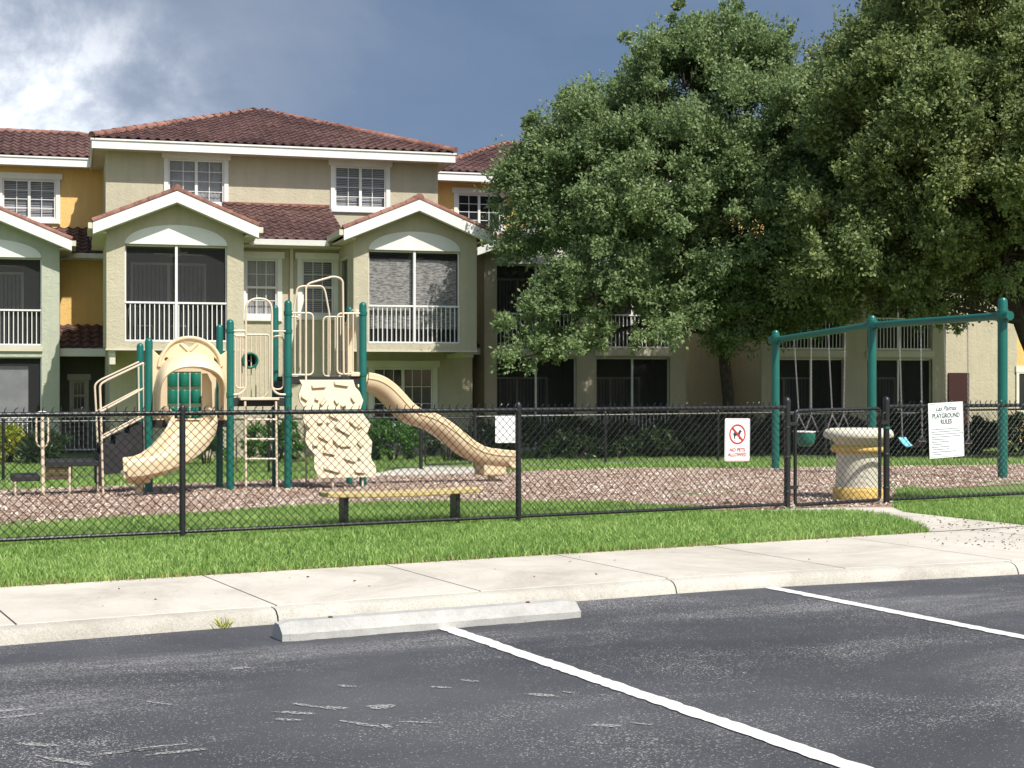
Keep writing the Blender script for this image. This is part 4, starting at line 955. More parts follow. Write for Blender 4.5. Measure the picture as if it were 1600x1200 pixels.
for a in (a0 + .04, a1 - .04):
    for z_ in (zb_ + .04, zt_ - .04): mb.fbox(lr, a - .008, a + .008, -.055, -.0505, z_ - .008, z_ + .008)
mb.build('bolts', 'chain', t)

# ------------------------------------------------------------------ buildings
def bz_(px, py, D): return FB.hit(px, py, D)[1]
def bs(px, D): return FB.hit(px, 500, D)[0]
def rect(a0, a1, c0, c1): return [(a0, c0), (a1, c0), (a1, c1), (a0, c1)]
def wall(root, m, D, outer, holes=(), t=.2, name='wall'):
    return MB().plate(FB, D, D + t, [outer] + [h[::-1] for h in holes]).build(name, m, root)
FBs = lambda s: (lambda b, d, c: FB(s + d, b, c))      # frame of a wall running back from the front
def side_wall(root, m, s, D0, D1, z0, z1, t=.18, holes=(), outer=None, name='wall'):
    return MB().plate(FBs(s), 0, t, [outer or rect(D0, D1, z0, z1)] + [h[::-1] for h in holes]).build(name, m, root)
def box(root, m, s0, s1, D0, D1, z0, z1, name='wall', bevel=0.): return MB().fbox(FB, s0, s1, D0, D1, z0, z1).build(name, m, root, bevel=bevel)
def tile_roof(root, F, e0, e1, O, up, T_, lo, hi, name='roof', pitch=.26, course=.34, base=True):
    """tiles over a sloping plane: a runs along the eave, t up the slope; up(t)->(b,c) ; lo/hi(t) limits of a"""
    mb = MB(); nc = int(math.ceil(T_ / course)); st = pitch / 6
    (b0, c0), (b1, c1) = up(0), up(T_); tl = math.hypot(b1 - b0, c1 - c0); nb_, nc_ = -(c1 - c0) / tl, (b1 - b0) / tl
    if nc_ < 0: nb_, nc_ = -nb_, -nc_
    for j in range(nc):
        t0 = j * course; t1 = min(T_, t0 + course + .03); tm = (t0 + t1) / 2
        a0, a1 = lo(tm), hi(tm)
        if a1 - a0 < .1: continue
        n = int((a1 - a0) / st); b_ = len(mb.v); off = random.uniform(-.006, .006)
        for i in range(n + 1):
            a = a0 + i * st; ph = (a / pitch) % 1.; w = .04 * (math.sin(2 * math.pi * ph) if ph < .5 else .45 * math.sin(2 * math.pi * ph)) + .02
            jit = off + .007 * math.sin(math.floor(a / pitch) * 12.9 + j * 78.2)
            for t, h in ((t0, w + .035 + jit), (t1, w)):
                bb, cc = up(t); mb.v.append(F(a, bb + nb_ * h, cc + nc_ * h))
            bb, cc = up(t0); mb.v.append(F(a, bb + nb_ * (w + .005), cc + nc_ * (w + .005)))
        for i in range(n):
            q = b_ + i * 3; mb.f.append((q, q + 3, q + 4, q + 1)); mb.f.append((q, q + 2, q + 5, q + 3))
    o = mb.build(name, 'tile', root, recalc=False)
    if base:
        m2 = MB(); h = -.03; k = 6; 
        rows = [(lo(0), hi(0), 0), (lo(T_), hi(T_), T_)]
        for a0, a1, t in rows:
            bb, cc = up(t); bb += nb_ * h; cc += nc_ * h; bu, cu = bb - nb_ * .06, cc - nc_ * .06
            m2.v += [F(a0, bb, cc), F(a1, bb, cc), F(a1, bu, cu), F(a0, bu, cu)]
        m2.f = [(0, 1, 5, 4), (1, 2, 6, 5), (2, 3, 7, 6), (3, 0, 4, 7), (0, 3, 2, 1), (4, 5, 6, 7)]
        m2.build('roof_deck', 'trim', o)
    return o
def caps(root, p, q, r=.115, seg=.42, name='ridge_cap'):
    p = Vector(p); q = Vector(q); n = max(1, round((q - p).length / seg)); mb = MB(); side = (q - p).cross(Vector((0, 0, 1))).normalized(); d = (q - p).normalized(); up = side.cross(d)
    for i in range(n):
        a = p.lerp(q, i / n); b = p.lerp(q, (i + 1.12) / n); b0 = len(mb.v); k = 8
        for e, rr in ((a, r * 1.08), (b, r * .9)):
            for j in range(k + 1): an = math.pi * (j / k) * 1.1 - .05 * math.pi; mb.v.append(tuple(e + side * math.cos(an) * rr + up * math.sin(an) * rr))
        for j in range(k): mb.f.append((b0 + j, b0 + j + 1, b0 + k + 2 + j, b0 + k + 1 + j))
        mb.f.append(tuple(b0 + j for j in range(k + 1)))
    return mb.build(name, 'cap', root, recalc=False)
def hip_roof(root, s0, s1, D0, D1, z, pitch=.4):
    """full hip: eave rectangle s0..s1, D0..D1 at height z"""
    w = s1 - s0; dp = D1 - D0; run = min(w, dp) / 2; h = run * pitch; T_ = math.hypot(run, h); f = run / T_
    if w >= dp: r0, r1 = (s0 + run, D0 + run), (s1 - run, D0 + run)
    else: r0, r1 = (s0 + run, D0 + run), (s0 + run, D1 - run)
    up = lambda D: (lambda t: (D + t * f, z + t * h / run)); dn = lambda D: (lambda t: (D - t * f, z + t * h / run))
    tile_roof(root, FB, 0, 0, 0, up(D0), T_, lambda t: s0 + t * f, lambda t: s1 - t * f)
    FR = lambda a, b, c: FB(b, a, c)
    tile_roof(root, FR, 0, 0, 0, up(s0), T_, lambda t: D0 + t * f, lambda t: D1 - t * f)
    tile_roof(root, FR, 0, 0, 0, dn(s1), T_, lambda t: D0 + t * f, lambda t: D1 - t * f)
    tile_roof(root, FB, 0, 0, 0, dn(D1), T_, lambda t: s0 + t * f, lambda t: s1 - t * f)
    e = .05; A = FB(*r0, z + h + e); B = FB(*r1, z + h + e)
    if w >= dp: ends = ((FB(s0, D0, z + e), A), (FB(s1, D0, z + e), B), (FB(s0, D1, z + e), A), (FB(s1, D1, z + e), B))
    else: ends = ((FB(s0, D0, z + e), A), (FB(s1, D0, z + e), A), (FB(s0, D1, z + e), B), (FB(s1, D1, z + e), B))
    for p, q in ends: caps(root, p, q)
    if (Vector(A) - Vector(B)).length > .2: caps(root, A, B)
    # fascia and soffit
    for nm, m, z0_, z1_, i in (('fascia', 'white', z - .27, z - .05, 0.), ('drip_edge', 'white', z - .05, z - .005, -.03)):
        mb = MB(); mb.fbox(FB, s0 + i, s1 - i, D0 + i, D0 + i + .04, z0_, z1_); mb.fbox(FB, s0 + i, s1 - i, D1 - i - .04, D1 - i, z0_, z1_)
        mb.fbox(FB, s0 + i, s0 + i + .04, D0 + i + .041, D1 - i - .041, z0_, z1_); mb.fbox(FB, s1 - i - .04, s1 - i, D0 + i + .041, D1 - i - .041, z0_, z1_); mb.build(nm, m, root)
    MB().fbox(FB, s0 + .05, s1 - .05, D0 + .05, D1 - .05, z - .25, z - .22).build('soffit', 'cream', root)
def window(root, D, s0, s1, z0, z1, trim=.12, cols=4, rows=4, mid=True, back='blinds', glass='glass', head=True, backlow=None, colr='white', sill=True):
    """glass opening s0..s1, z0..z1 in a wall whose face is at D"""
    fr = MB().plate(FB, D - .045, D + .06, [rect(s0 - trim, s1 + trim, z0 - (trim * 1.25 if sill else trim), z1 + .02), rect(s0, s1, z0, z1 - .0)[::-1]])
    w = fr.build('window', colr, root, bevel=.008)
    if head: MB().fbox(FB, s0 - trim - .06, s1 + trim + .06, D - .075, D + .05, z1 + .022, z1 + .2).build('window_head', colr, w, bevel=.01)
    if sill: MB().fbox(FB, s0 - trim + .03, s1 + trim - .03, D - .07, D - .046, z0 - trim * 1.1, z0 - .02).build('window_sill', colr, w, bevel=.006)
    sash = MB(); f = .045
    sash.plate(FB, D + .0, D + .05, [rect(s0 + .003, s1 - .003, z0 + .003, z1 - .003), rect(s0 + f, s1 - f, z0 + f, z1 - f)[::-1]])
    if mid: c = (s0 + s1) / 2; sash.fbox(FB, c - .04, c + .04, D - .005, D + .046, z0 + f, z1 - f)
    sash.build('sash', colr, w, bevel=.004)
    g = MB()
    for i in range(1, cols):
        if mid and i * 2 == cols: continue
        s = lerp(s0 + f, s1 - f, i / cols); g.fbox(FB, s - .009, s + .009, D + .02, D + .034, z0 + f, z1 - f)
    for j in range(1, rows):
        z = lerp(z0 + f, z1 - f, j / rows); hw = .009 if not (not mid and rows % 2 == 0 and j * 2 == rows) else .03; g.fbox(FB, s0 + f, s1 - f, D + .0215, D + .036, z - hw, z + hw)
    g.build('grille', colr, w)
    MB().quad(FB(s0 + f, D + .04, z0 + f), FB(s1 - f, D + .04, z0 + f), FB(s1 - f, D + .04, z1 - f), FB(s0 + f, D + .04, z1 - f)).build('glass', glass, w, recalc=False)
    if back:
        c = (s0 + s1) / 2; n = 26
        if back == 'curtain':
            mb = MB(); 
            for i in range(n): 
                a = lerp(s0, s1, i / n); b = lerp(s0, s1, (i + 1) / n); d0 = .13 + .02 * (i % 2); d1 = .13 + .02 * ((i + 1) % 2)
                mb.quad(FB(a, D + d0, z0), FB(b, D + d1, z0), FB(b, D + d1, z1), FB(a, D + d0, z1))
            mb.build('curtain', 'curtain', w, recalc=False)
        else:
            mb = MB(); z = z0 + .02; tl = random.uniform(.01, .02)
            while z < z1: mb.quad(FB(s0, D + .12, z), FB(s1, D + .12, z), FB(s1, D + .135, z + .036), FB(s0, D + .135, z + .036)); z += .05
            mb.build('blinds', 'curtain', w, recalc=False)
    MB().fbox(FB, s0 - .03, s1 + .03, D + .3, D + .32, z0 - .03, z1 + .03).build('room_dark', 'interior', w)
    return w
def hole(s0, s1, z0, z1): return rect(s0 + .001, s1 - .001, z0 + .001, z1 - .001)
def railing(root, D, s0, s1, z0, z1, sp=.117):
    mb = MB(); mb.fbox(FB, s0, s1, D - .03, D + .03, z1 - .045, z1); mb.fbox(FB, s0, s1, D - .02, D + .02, z0, z0 + .04)
    n = round((s1 - s0) / sp)
    for i in range(n + 1): a = lerp(s0 + .012, s1 - .012, i / n); mb.fbox(FB, a - .011, a + .011, D - .011, D + .011, z0 + .041, z1 - .046)
    return mb.build('balcony_railing', 'white', root)
def screen(root, D, s0, s1, z0, z1, mid=True, thick=.035):
    mb = MB().plate(FB, D - .0, D + .05, [rect(s0 + .002, s1 - .002, z0 + .002, z1 - .002), rect(s0 + thick, s1 - thick, z0 + thick, z1 - thick)[::-1]])
    if mid: c = (s0 + s1) / 2; mb.fbox(FB, c - .03, c + .03, D - .003, D + .049, z0 + thick, z1 - thick)
    f = mb.build('screen_frame', 'white', root)
    MB().quad(FB(s0 + thick, D + .025, z0 + thick), FB(s1 - thick, D + .025, z0 + thick), FB(s1 - thick, D + .025, z1 - thick), FB(s0 + thick, D + .025, z1 - thick)).build('insect_screen', 'screen', f, recalc=False)
    return f
def porch(root, s0, s1, D, z0, z1, m, depth=2.0, shade=None, s0_=None, fan=False):
    """room behind an opening: floor, ceiling, back wall with a sliding door"""
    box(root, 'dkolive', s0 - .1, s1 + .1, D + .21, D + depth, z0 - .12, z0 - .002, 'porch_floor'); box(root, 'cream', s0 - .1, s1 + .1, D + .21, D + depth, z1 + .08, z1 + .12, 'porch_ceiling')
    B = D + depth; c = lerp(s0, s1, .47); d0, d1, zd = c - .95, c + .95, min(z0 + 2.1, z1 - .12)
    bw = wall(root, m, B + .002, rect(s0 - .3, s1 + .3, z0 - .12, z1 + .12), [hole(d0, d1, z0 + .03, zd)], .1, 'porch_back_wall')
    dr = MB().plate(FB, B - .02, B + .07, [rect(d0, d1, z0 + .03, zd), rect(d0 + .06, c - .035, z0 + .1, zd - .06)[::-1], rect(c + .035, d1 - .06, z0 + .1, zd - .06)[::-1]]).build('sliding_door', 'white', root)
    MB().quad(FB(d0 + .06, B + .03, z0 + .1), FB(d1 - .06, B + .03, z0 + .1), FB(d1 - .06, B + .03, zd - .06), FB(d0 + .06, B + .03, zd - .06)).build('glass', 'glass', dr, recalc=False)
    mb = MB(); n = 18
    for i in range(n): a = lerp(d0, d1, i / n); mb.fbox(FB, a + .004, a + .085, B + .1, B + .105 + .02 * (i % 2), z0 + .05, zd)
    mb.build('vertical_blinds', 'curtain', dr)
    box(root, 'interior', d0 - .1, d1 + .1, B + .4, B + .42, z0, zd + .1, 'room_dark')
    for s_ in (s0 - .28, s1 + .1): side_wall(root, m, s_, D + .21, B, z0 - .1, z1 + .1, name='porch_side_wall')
    if fan:
        fc = Vector(FB((s0 + s1) / 2 + .1, D + .9, z1 - .18)); mb = MB().lathe(tuple(fc), [(.02, .25), (.05, .18), (.09, .06), (.08, 0)], 12)
        for k in range(4): an = .5 + k * math.pi / 2; v = Vector((math.cos(an), math.sin(an), 0)); mb.beam(fc + v * .1 + Vector((0, 0, .03)), fc + v * .62 + Vector((0, 0, .03)), .12, .012)
        mb.build('ceiling_fan', 'white', root)
ZG, Z2, Z2T, ZR, ZO, ZE, ZA = -.55, 2.23, 2.38, 3.38, 4.76, 5.16, 6.05
def gable_wall(root, m, D, s0, s1, z0, ops, arch=True, asp=None, outer=None):
    sm_ = (s0 + s1) / 2; pk = lambda s: ZE + .02 + (ZA - .28 - ZE) * (1 - abs(s - sm_) / ((s1 - s0) / 2))
    holes = [hole(*o) for o in ops]
    wall(root, m, D, [(s0, z0), (s1, z0), (s1, ZE - .05), (sm_, ZE - .05 + (s1 - s0) / 2 * .415), (s0, ZE - .05)], holes)
def arch_panel(root, D, o0, o1, z):
    c = (o0 + o1) / 2; w = (o1 - o0) / 2; pts = [(c + w * math.cos(math.pi * i / 24), z + .015 + .48 * math.sin(math.pi * i / 24)) for i in range(25)]
    MB().plate(FB, D - .02, D - .002, [pts]).build('arch_panel', 'white', root)
def gable_roof(root, D, s0, s1, Dback, ov=.32, front=.42, k=.415, soff='cream'):
    sm_ = (s0 + s1) / 2; half = (s1 - s0) / 2 + ov; za = ZE + .06 + half * k; ze = ZE + .06; T_ = math.hypot(half, half * k); f = half / T_; D0 = D - front
    FR = lambda a, b, c: FB(b, a, c)
    tile_roof(root, FR, 0, 0, 0, lambda t: (s0 - ov + t * f, ze + t * f * k), T_, lambda t: D0, lambda t: Dback, base=False)
    tile_roof(root, FR, 0, 0, 0, lambda t: (s1 + ov - t * f, ze + t * f * k), T_, lambda t: D0, lambda t: Dback, base=False)
    caps(root, FB(sm_, D0 - .03, za + .04), FB(sm_, Dback, za + .04))
    # rake cap tiles along the front edge
    for s_ in (s0 - ov, s1 + ov): caps(root, FB(s_, D0 + .05, ze + .03), FB(sm_, D0 + .05, za + .03), .085, .36, 'rake_tile')
    w = .27
    for nm, d0, d1, dz, ww, mm in (('rake_board', D0 - .03, D0 + .03, .0, w, 'white'), ('rake_trim', D0 + .031, D0 + .06, -.03, w, 'cream')):
        pts = [(s0 - ov, ze + dz), (sm_, za + dz), (s1 + ov, ze + dz), (s1 + ov, ze - ww + dz), (sm_, za - ww + dz), (s0 - ov, ze - ww + dz)]
        MB().plate(FB, d0, d1, [pts]).build(nm, mm, root)
    # soffit slabs
    for a0, a1, z0_, z1_ in ((s0 - ov + .02, sm_, ze, za), (s1 + ov - .02, sm_, ze, za)):
        mb = MB(); 
        for D_ in (D0 + .062, Dback):
            for s_, z_ in ((a0, z0_), (a1, z1_)): mb.v += [FB(s_, D_, z_ - .03), FB(s_, D_, z_ - .1)]
        mb.f = [(0, 2, 3, 1), (4, 5, 7, 6), (0, 4, 6, 2), (1, 3, 7, 5), (0, 1, 5, 4), (2, 6, 7, 3)]; mb.build('soffit', soff, root)
    for s_, sg in ((s0 - ov, -1), (s1 + ov, 1)):
        MB().fbox(FB, s_ - (.11 if sg < 0 else 0), s_ + (.11 if sg > 0 else 0), D0 + .0, D + 1.7, ze - .14, ze - .0).build('gutter', 'cream', root)
    for s_a, s_b in ((s0 - ov + .02, s0), (s1, s1 + ov - .02)): MB().fbox(FB, s_a, s_b, D0 + .07, Dback, ze - .23, ze - .2).build('soffit', soff, root)

# --- central olive building with two bays
CB = thing('apartment_building', 'olive three-storey building with red tile hip roof and two gabled screened balconies', 'building', FB(5.4, 40, ZG), FB.ang)
DB = 38.0; DM = 40.3; DU = 42.8
bays = ((.72, 4.0, bs(195, DB), bs(355, DB)), (6.74, 9.95, bs(576, DB), bs(719, DB)))
for i, (s0, s1, o0, o1) in enumerate(bays):
    gable_wall(CB, 'olive', DB, s0, s1, Z2, [(o0, o1, Z2T + .02, ZO)]); arch_panel(CB, DB, o0, o1, ZO); gable_roof(CB, DB, s0, s1, DU - .02)
    box(CB, 'olive', s0, s1, DB + .201, DM - .01, Z2, Z2T - .06, 'floor_slab')
    box(CB, 'cream', s0 - .02, s1 + .02, DB - .025, DB - .002, Z2 - .04, Z2 + .0, 'belly_trim')
    if i == 1: 
        side_wall(CB, 'olive', s0, DB + .201, DM + .05, Z2T - .055, ZE + .3, holes=[rect(DB + .75, DB + 1.75, Z2T + .6, 4.6)])
        w = MB().plate(FBs(s0), -.02, .05, [rect(DB + .7, DB + 1.8, Z2T + .55, 4.66), rect(DB + .75, DB + 1.75, Z2T + .6, 4.61)[::-1]]).build('window', 'cream', CB); MB().plate(FBs(s0), .06, .07, [rect(DB + .75, DB + 1.75, Z2T + .6, 4.6)]).build('glass', 'dglass', w)
    else: side_wall(CB, 'olive', s0, DB + .201, DM + 2.4, Z2T - .055, ZE + .3)
    side_wall(CB, 'olive', s1 - .18, DB + .201, DM + .05, Z2T - .055, ZE + .3)
    railing(CB, DB + .06, o0 + .003, o1 - .003, Z2T + .03, ZR); screen(CB, DB + .11, o0, o1, Z2T + .02, ZO)
    mb = MB().fbox(FB, (o0 + o1) / 2 - .03, (o0 + o1) / 2 + .03, DB + .02, DB + .1, Z2T + .03, ZO - .004).build('mullion', 'white', CB)
    porch(CB, o0 + .0, o1 - .0, DB, Z2T, ZO, 'dkolive', 2.0, fan=True)
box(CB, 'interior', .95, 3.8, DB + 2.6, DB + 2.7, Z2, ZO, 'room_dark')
# reed shade behind the right screen
o0, o1 = bays[1][2], bays[1][3]
MB().fbox(FB, o0 + .05, (o0 + o1) / 2 - .04, DB + .19, DB + .197, ZR - .6, ZO - .22).build('reed_shade', 'bamboo', CB); MB().fbox(FB, (o0 + o1) / 2 + .04, o1 - .05, DB + .19, DB + .197, ZR - .6, ZO - .22).build('reed_shade', 'bamboo', CB)
# ground floor
DG = 40.28
gw = (bs(583, DG), bs(676, DG), bz_(630, 660, DG), bz_(630, 575, DG))
wall(CB, 'olive', DG, rect(4.3, bs(738, DG), ZG - .2, Z2 - .002), [hole(*gw)]); window(CB, DG, *gw, trim=.13, cols=6, rows=3, back=None, glass='dglass', colr='trim')
lw = (bs(222, DG), bs(300, DG), .3, 1.7)
wall(CB, 'olive', DG + .001, rect(.86, 4.298, ZG - .2, Z2 - .002)); side_wall(CB, 'olive', .86, DG + .21, 44, ZG - .2, Z2 - .003); side_wall(CB, 'olive', bs(738, DG) - .19, DG + .21, 44, ZG - .2, Z2 - .003)
box(CB, 'cream', bs(171, DB + .3), bs(180, DB + .3), DB + .1, DG - .002, Z2 - .38, Z2 - .045, 'corbel'); box(CB, 'cream', 9.7, 9.94, DB + .3, DG - .002, Z2 - .17, Z2 - .045, 'corbel')
# middle wall
m1 = (bs(384, DM), bs(433, DM), bz_(410, 493, DM), bz_(410, 405, DM)); m2 = (bs(472, DM), bs(521, DM), bz_(497, 491, DM), bz_(497, 407, DM))
wall(CB, 'olive', DM, rect(3.6, 7.2, Z2 - .001, 5.05), [hole(*m1), hole(*m2)]); window(CB, DM, *m1, trim=.13, cols=3, rows=4, mid=False, back='curtain'); window(CB, DM, *m2, trim=.13, cols=3, rows=4, mid=False)
ap = bs(456, DM - .1); MB().fbox(FB, ap - .05, ap + .04, DM - .1, DM - .012, Z2 + .1, 4.98).build('downspout', 'cream', CB, bevel=.01)
zl, zh = 5.1, 6.32; Dl = 39.55; Tl = math.hypot(DU - Dl, zh - zl); fl = (DU - Dl) / Tl
tile_roof(CB, FB, 0, 0, 0, lambda t: (Dl + t * fl, zl + t * fl * (zh - zl) / (DU - Dl)), Tl, lambda t: 3.9, lambda t: 6.9)
MB().fbox(FB, 3.9, 6.9, DU - .07, DU - .005, zh + .02, zh + .1).build('ridge_cap', 'cap', CB)
MB().plate(lambda b, s, c: FB(s, b, c), 4.42, 6.33, [[(Dl - .13, zl - .14), (Dl - .0, zl - .14), (Dl - .0, zl - .0), (Dl - .02, zl - .0), (Dl - .02, zl - .1), (Dl - .1, zl - .1), (Dl - .12, zl + .005), (Dl - .15, zl + .005), (Dl - .14, zl - .06)]]).build('gutter', 'white', CB)
box(CB, 'cream', 4.02, 6.72, Dl + .01, DM - .003, zl - .16, zl - .13, 'soffit'); box(CB, 'white', 4.3, 6.4, Dl + .002, Dl + .03, zl - .13, zl - .04, 'fascia')
# upper storey
w1 = (bs(263, DU), bs(350, DU), bz_(306, 317, DU), bz_(306, 250, DU)); w2 = (bs(523, DU), bs(603, DU), bz_(563, 325, DU), bz_(563, 261, DU))
wall(CB, 'olive', DU, rect(.79, 10.05, 5.0, 7.74), [hole(*w1), hole(*w2)]); window(CB, DU, *w1, trim=.12, back='curtain'); window(CB, DU, *w2, trim=.12)
side_wall(CB, 'olive', .79, DU + .2, 51.4, ZG, 7.74); side_wall(CB, 'olive', 9.87, DU + .2, 51.4, ZG, 7.74)
hip_roof(CB, .42, 10.42, 42.2, 52.0, 7.95, .352)

# patio chairs on the left balcony
def patio_chair(s_, D_, rz, label):
    x, y, _ = FB(s_, D_, 0); z = Z2T; c = thing('patio_chair', label, 'chair', (x, y, z), FB.ang + rz); F = Fr(math.degrees(FB.ang + rz), x, y)
    MB().tube(rounded([F(-.22, -.2, z + .43), F(.22, -.2, z + .43), F(.22, .2, z + .43), F(-.22, .2, z + .43)], .06, closed=True), .012, 6, closed=True).build('seat_frame', 'chain', c)
    mb = MB()
    for k in range(5): mb.fbox(F, -.2, .2, -.18 + k * .08, -.14 + k * .08, z + .425, z + .435)
    mb.build('seat', 'chain', c)
    mb = MB().tube(rounded([F(-.2, .2, z + .43), F(-.2, .28, z + .92), F(.2, .28, z + .92), F(.2, .2, z + .43)], .12), .012, 6)
    for k in (-.1, 0, .1): mb.tube([F(k, .2, z + .43), F(k * .6, .28, z + .9)], .007, 5)
    mb.build('backrest', 'chain', c)
    for a_ in (-.21, .21):
        for b_ in (-.19, .2): MB().tube([F(a_, b_, z + .43), F(a_ * 1.1, b_ * 1.15, z)], .011, 6).build('leg', 'chain', c)
patio_chair(bays[0][2] + .42, DB + .75, .5, 'grey metal patio chair at the left end of the left olive balcony')
patio_chair(bays[0][2] + 1.35, DB + .9, -.3, 'grey metal patio chair near the middle of the left olive balcony')

# --- left building: sage bay, yellow walls
LB = thing('apartment_building', 'pale sage and yellow building at the left edge with a croton by its railing', 'building', FB(-2, 44, ZG), FB.ang)
DL = 43.0; s1 = bs(93, DL); o1 = bs(65, DL); o0 = o1 - 2.75; s0 = o0 - (s1 - o1)
dz = 0
gable_wall(LB, 'sage', DL, s0, s1, ZG - .1, [(o0, o1, Z2T + .02, ZO), (o0, o1, ZG + .05, 2.1)]); arch_panel(LB, DL, o0, o1, ZO); gable_roof(LB, DL, s0, s1, 46.7)
box(LB, 'cream', o0 - .05, o1 + .03, DL - .06, DL - .003, Z2 + .02, Z2T + .02, 'belly_trim')
railing(LB, DL + .06, o0 + .003, o1 - .003, Z2T + .03, ZR); screen(LB, DL + .11, o0, o1, Z2T + .02, ZO, mid=True); porch(LB, o0, o1, DL, Z2T, ZO, 'dkolive', 1.6, fan=True)
railing(LB, DL + .06, o0 + .003, o1 - .003, ZG + .07, .5); screen(LB, DL + .11, o0, o1, ZG + .05, 2.1); porch(LB, o0, o1, DL, ZG + .02, 2.1, 'dkolive', 1.6)
side_wall(LB, 'sage', s1 - .18, DL + .201, 46.7, ZG - .1, ZE + .1)
MB().fbox(FB, o0 + .1, o1 - .35, DL + .25, DL + .26, ZG + .6, 1.85).build('privacy_cloth', 'curtain', LB)
DY = 46.8; sy = .84
yw = (bs(4, DY), bs(87, DY), bz_(45, 341, DY), bz_(45, 281, DY))
wall(LB, 'yellow', DY, rect(-12, sy, 4.9, 7.72), [hole(*yw)]); window(LB, DY, *yw, trim=.13)
yd = 45.0; wall(LB, 'yellow', yd, rect(s1 - .1, sy, 2.85, 4.95))
T2 = math.hypot(46.75 - 44.5, .9); f2 = 2.25 / T2
tile_roof(LB, FB, 0, 0, 0, lambda t: (44.5 + t * f2, 5.03 + t * f2 * .4), T2, lambda t: s1 - 1.5, lambda t: sy)
MB().fbox(FB, s1 + .2, sy, 44.37, 44.5, 4.9, 5.04).build('gutter', 'cream', LB); box(LB, 'cream', s1, sy, 44.5, 45, 4.87, 4.9, 'soffit')
T3 = math.hypot(1.5, .66); f3 = 1.5 / T3; ed = 43.4
tile_roof(LB, FB, 0, 0, 0, lambda t: (ed + t * f3, 2.36 + t * f3 * .44), T3, lambda t: s1, lambda t: sy - .01)
MB().fbox(FB, s1, sy, ed - .12, ed + .0, 2.12, 2.34).build('gutter', 'trim', LB, bevel=.02)
ew = (bs(113, 44.8), bs(134, 44.8), .62, 1.45)
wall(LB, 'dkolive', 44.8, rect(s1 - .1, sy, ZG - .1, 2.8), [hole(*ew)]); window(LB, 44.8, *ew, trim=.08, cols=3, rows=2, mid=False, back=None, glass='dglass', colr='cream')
box(LB, 'reddoor', ew[0] - .0, ew[1] + .0, 44.74, 44.79, ZG, .5, 'door')
railing(LB, 43.4, s1 + .02, sy - .02, ZG + .1, .5); box(LB, 'dkolive', s1, sy, 43.3, 44.8, ZG - .2, ZG + .02, 'porch_floor')
hip_roof(LB, -13, 2.6, 46.2, 51.2, 7.97, .4)

# --- right building behind the trees
RB = thing('apartment_building', 'tree-shaded olive and yellow building on the right with screened porches on two floors', 'building', FB(18, 44, ZG), FB.ang)
DR = 41.4
def block(ps0, pso, pse, psend):
    s0 = bs(ps0, DR); s1 = bs(psend, DR); ops = [(bs(a, DR), bs(b, DR)) for a, b in (pso, pse)]
    hs = [(a, b, Z2T + .02, ZO) for a, b in ops] + [(a, b, ZG + .05, 2.12) for a, b in ops]
    gable_wall(RB, 'olive', DR, s0, s1, ZG - .1, hs); gable_roof(RB, DR, s0, s1, 46.6, k=.36)
    for a, b in ops:
        railing(RB, DR + .06, a + .003, b - .003, Z2T + .03, ZR); screen(RB, DR + .11, a, b, Z2T + .02, ZO); porch(RB, a, b, DR, Z2T, ZO, 'dkolive', 1.8); arch_panel(RB, DR, a, b, ZO)
        railing(RB, DR + .06, a + .003, b - .003, ZG + .07, .5); screen(RB, DR + .11, a, b, ZG + .05, 2.12); porch(RB, a, b, DR, ZG + .02, 2.12, 'dkolive', 1.8)
        box(RB, 'cream', a - .05, b + .05, DR - .05, DR - .003, Z2 - .05, Z2 + .13, 'belly_trim')
    for s_ in (s0, s1 - .18): side_wall(RB, 'olive', s_, DR + .201, 46.6, ZG - .1, ZE + .1)
    return s0, s1
b1 = block(757, (776, 901), (932, 1047), 1071); b2 = block(1190, (1218, 1320), (1355, 1457), 1478)
DW = 43.6; dd = (bs(1156, DW), bs(1183, DW), ZG + .1, 2.1)
wall(RB, 'olive', DW, rect(b1[1], b2[0], ZG - .1, 5.2), [hole(*dd)]); window(RB, DW, *dd, trim=.1, cols=2, rows=2, mid=True, back=None, glass='dglass', head=False, colr='trim')
wall(RB, 'olive', DW, rect(b2[1], bs(1589, DW), ZG - .1, 5.2)); wall(RB, 'yellow', DW + .001, rect(bs(1589, DW) + .002, 46, ZG - .1, 5.2))
d0, d1 = bs(1481, DW), bs(1513, DW); box(RB, 'reddoor', d0, d1, DW - .06, DW - .005, ZG + .1, 1.72, 'door'); 
ww_ = (bs(1594, DW - .1), bs(1650, DW - .1), .5, 1.75); box(RB, 'trim', ww_[0] - .12, ww_[1] + .1, DW - .06, DW - .004, ww_[3] + .0, ww_[3] + .2, 'window_head')
wn = MB().plate(FB, DW - .05, DW - .01, [rect(ww_[0] - .1, ww_[1], ww_[2] - .1, ww_[3]), rect(ww_[0], ww_[1] - .1, ww_[2], ww_[3] - .05)[::-1]]); wn.fbox(FB, ww_[0] + .25, ww_[0] + .29, DW - .045, DW - .015, ww_[2], ww_[3] - .05)
wn = wn.build('window', 'trim', RB); MB().fbox(FB, ww_[0], ww_[1], DW - .012, DW - .003, ww_[2], ww_[3]).build('glass', 'dglass', wn)
for a, b in ((b1[1], b2[0]), (b2[1], 46)):
    Tt = math.hypot(46.5 - 43.1, 1.2); ff = 3.4 / Tt
    tile_roof(RB, FB, 0, 0, 0, lambda t: (43.1 + t * ff, 5.25 + t * ff * .36), Tt, lambda t: a, lambda t: b); MB().fbox(FB, a + .4, b - .4, 42.98, 43.1, 5.1, 5.25).build('gutter', 'white', RB)
DY2 = 46.7; sr0 = bs(655, DY2); yw = (bs(715, DY2), bs(782, DY2), bz_(748, 359, DY2), bz_(748, 304, DY2))
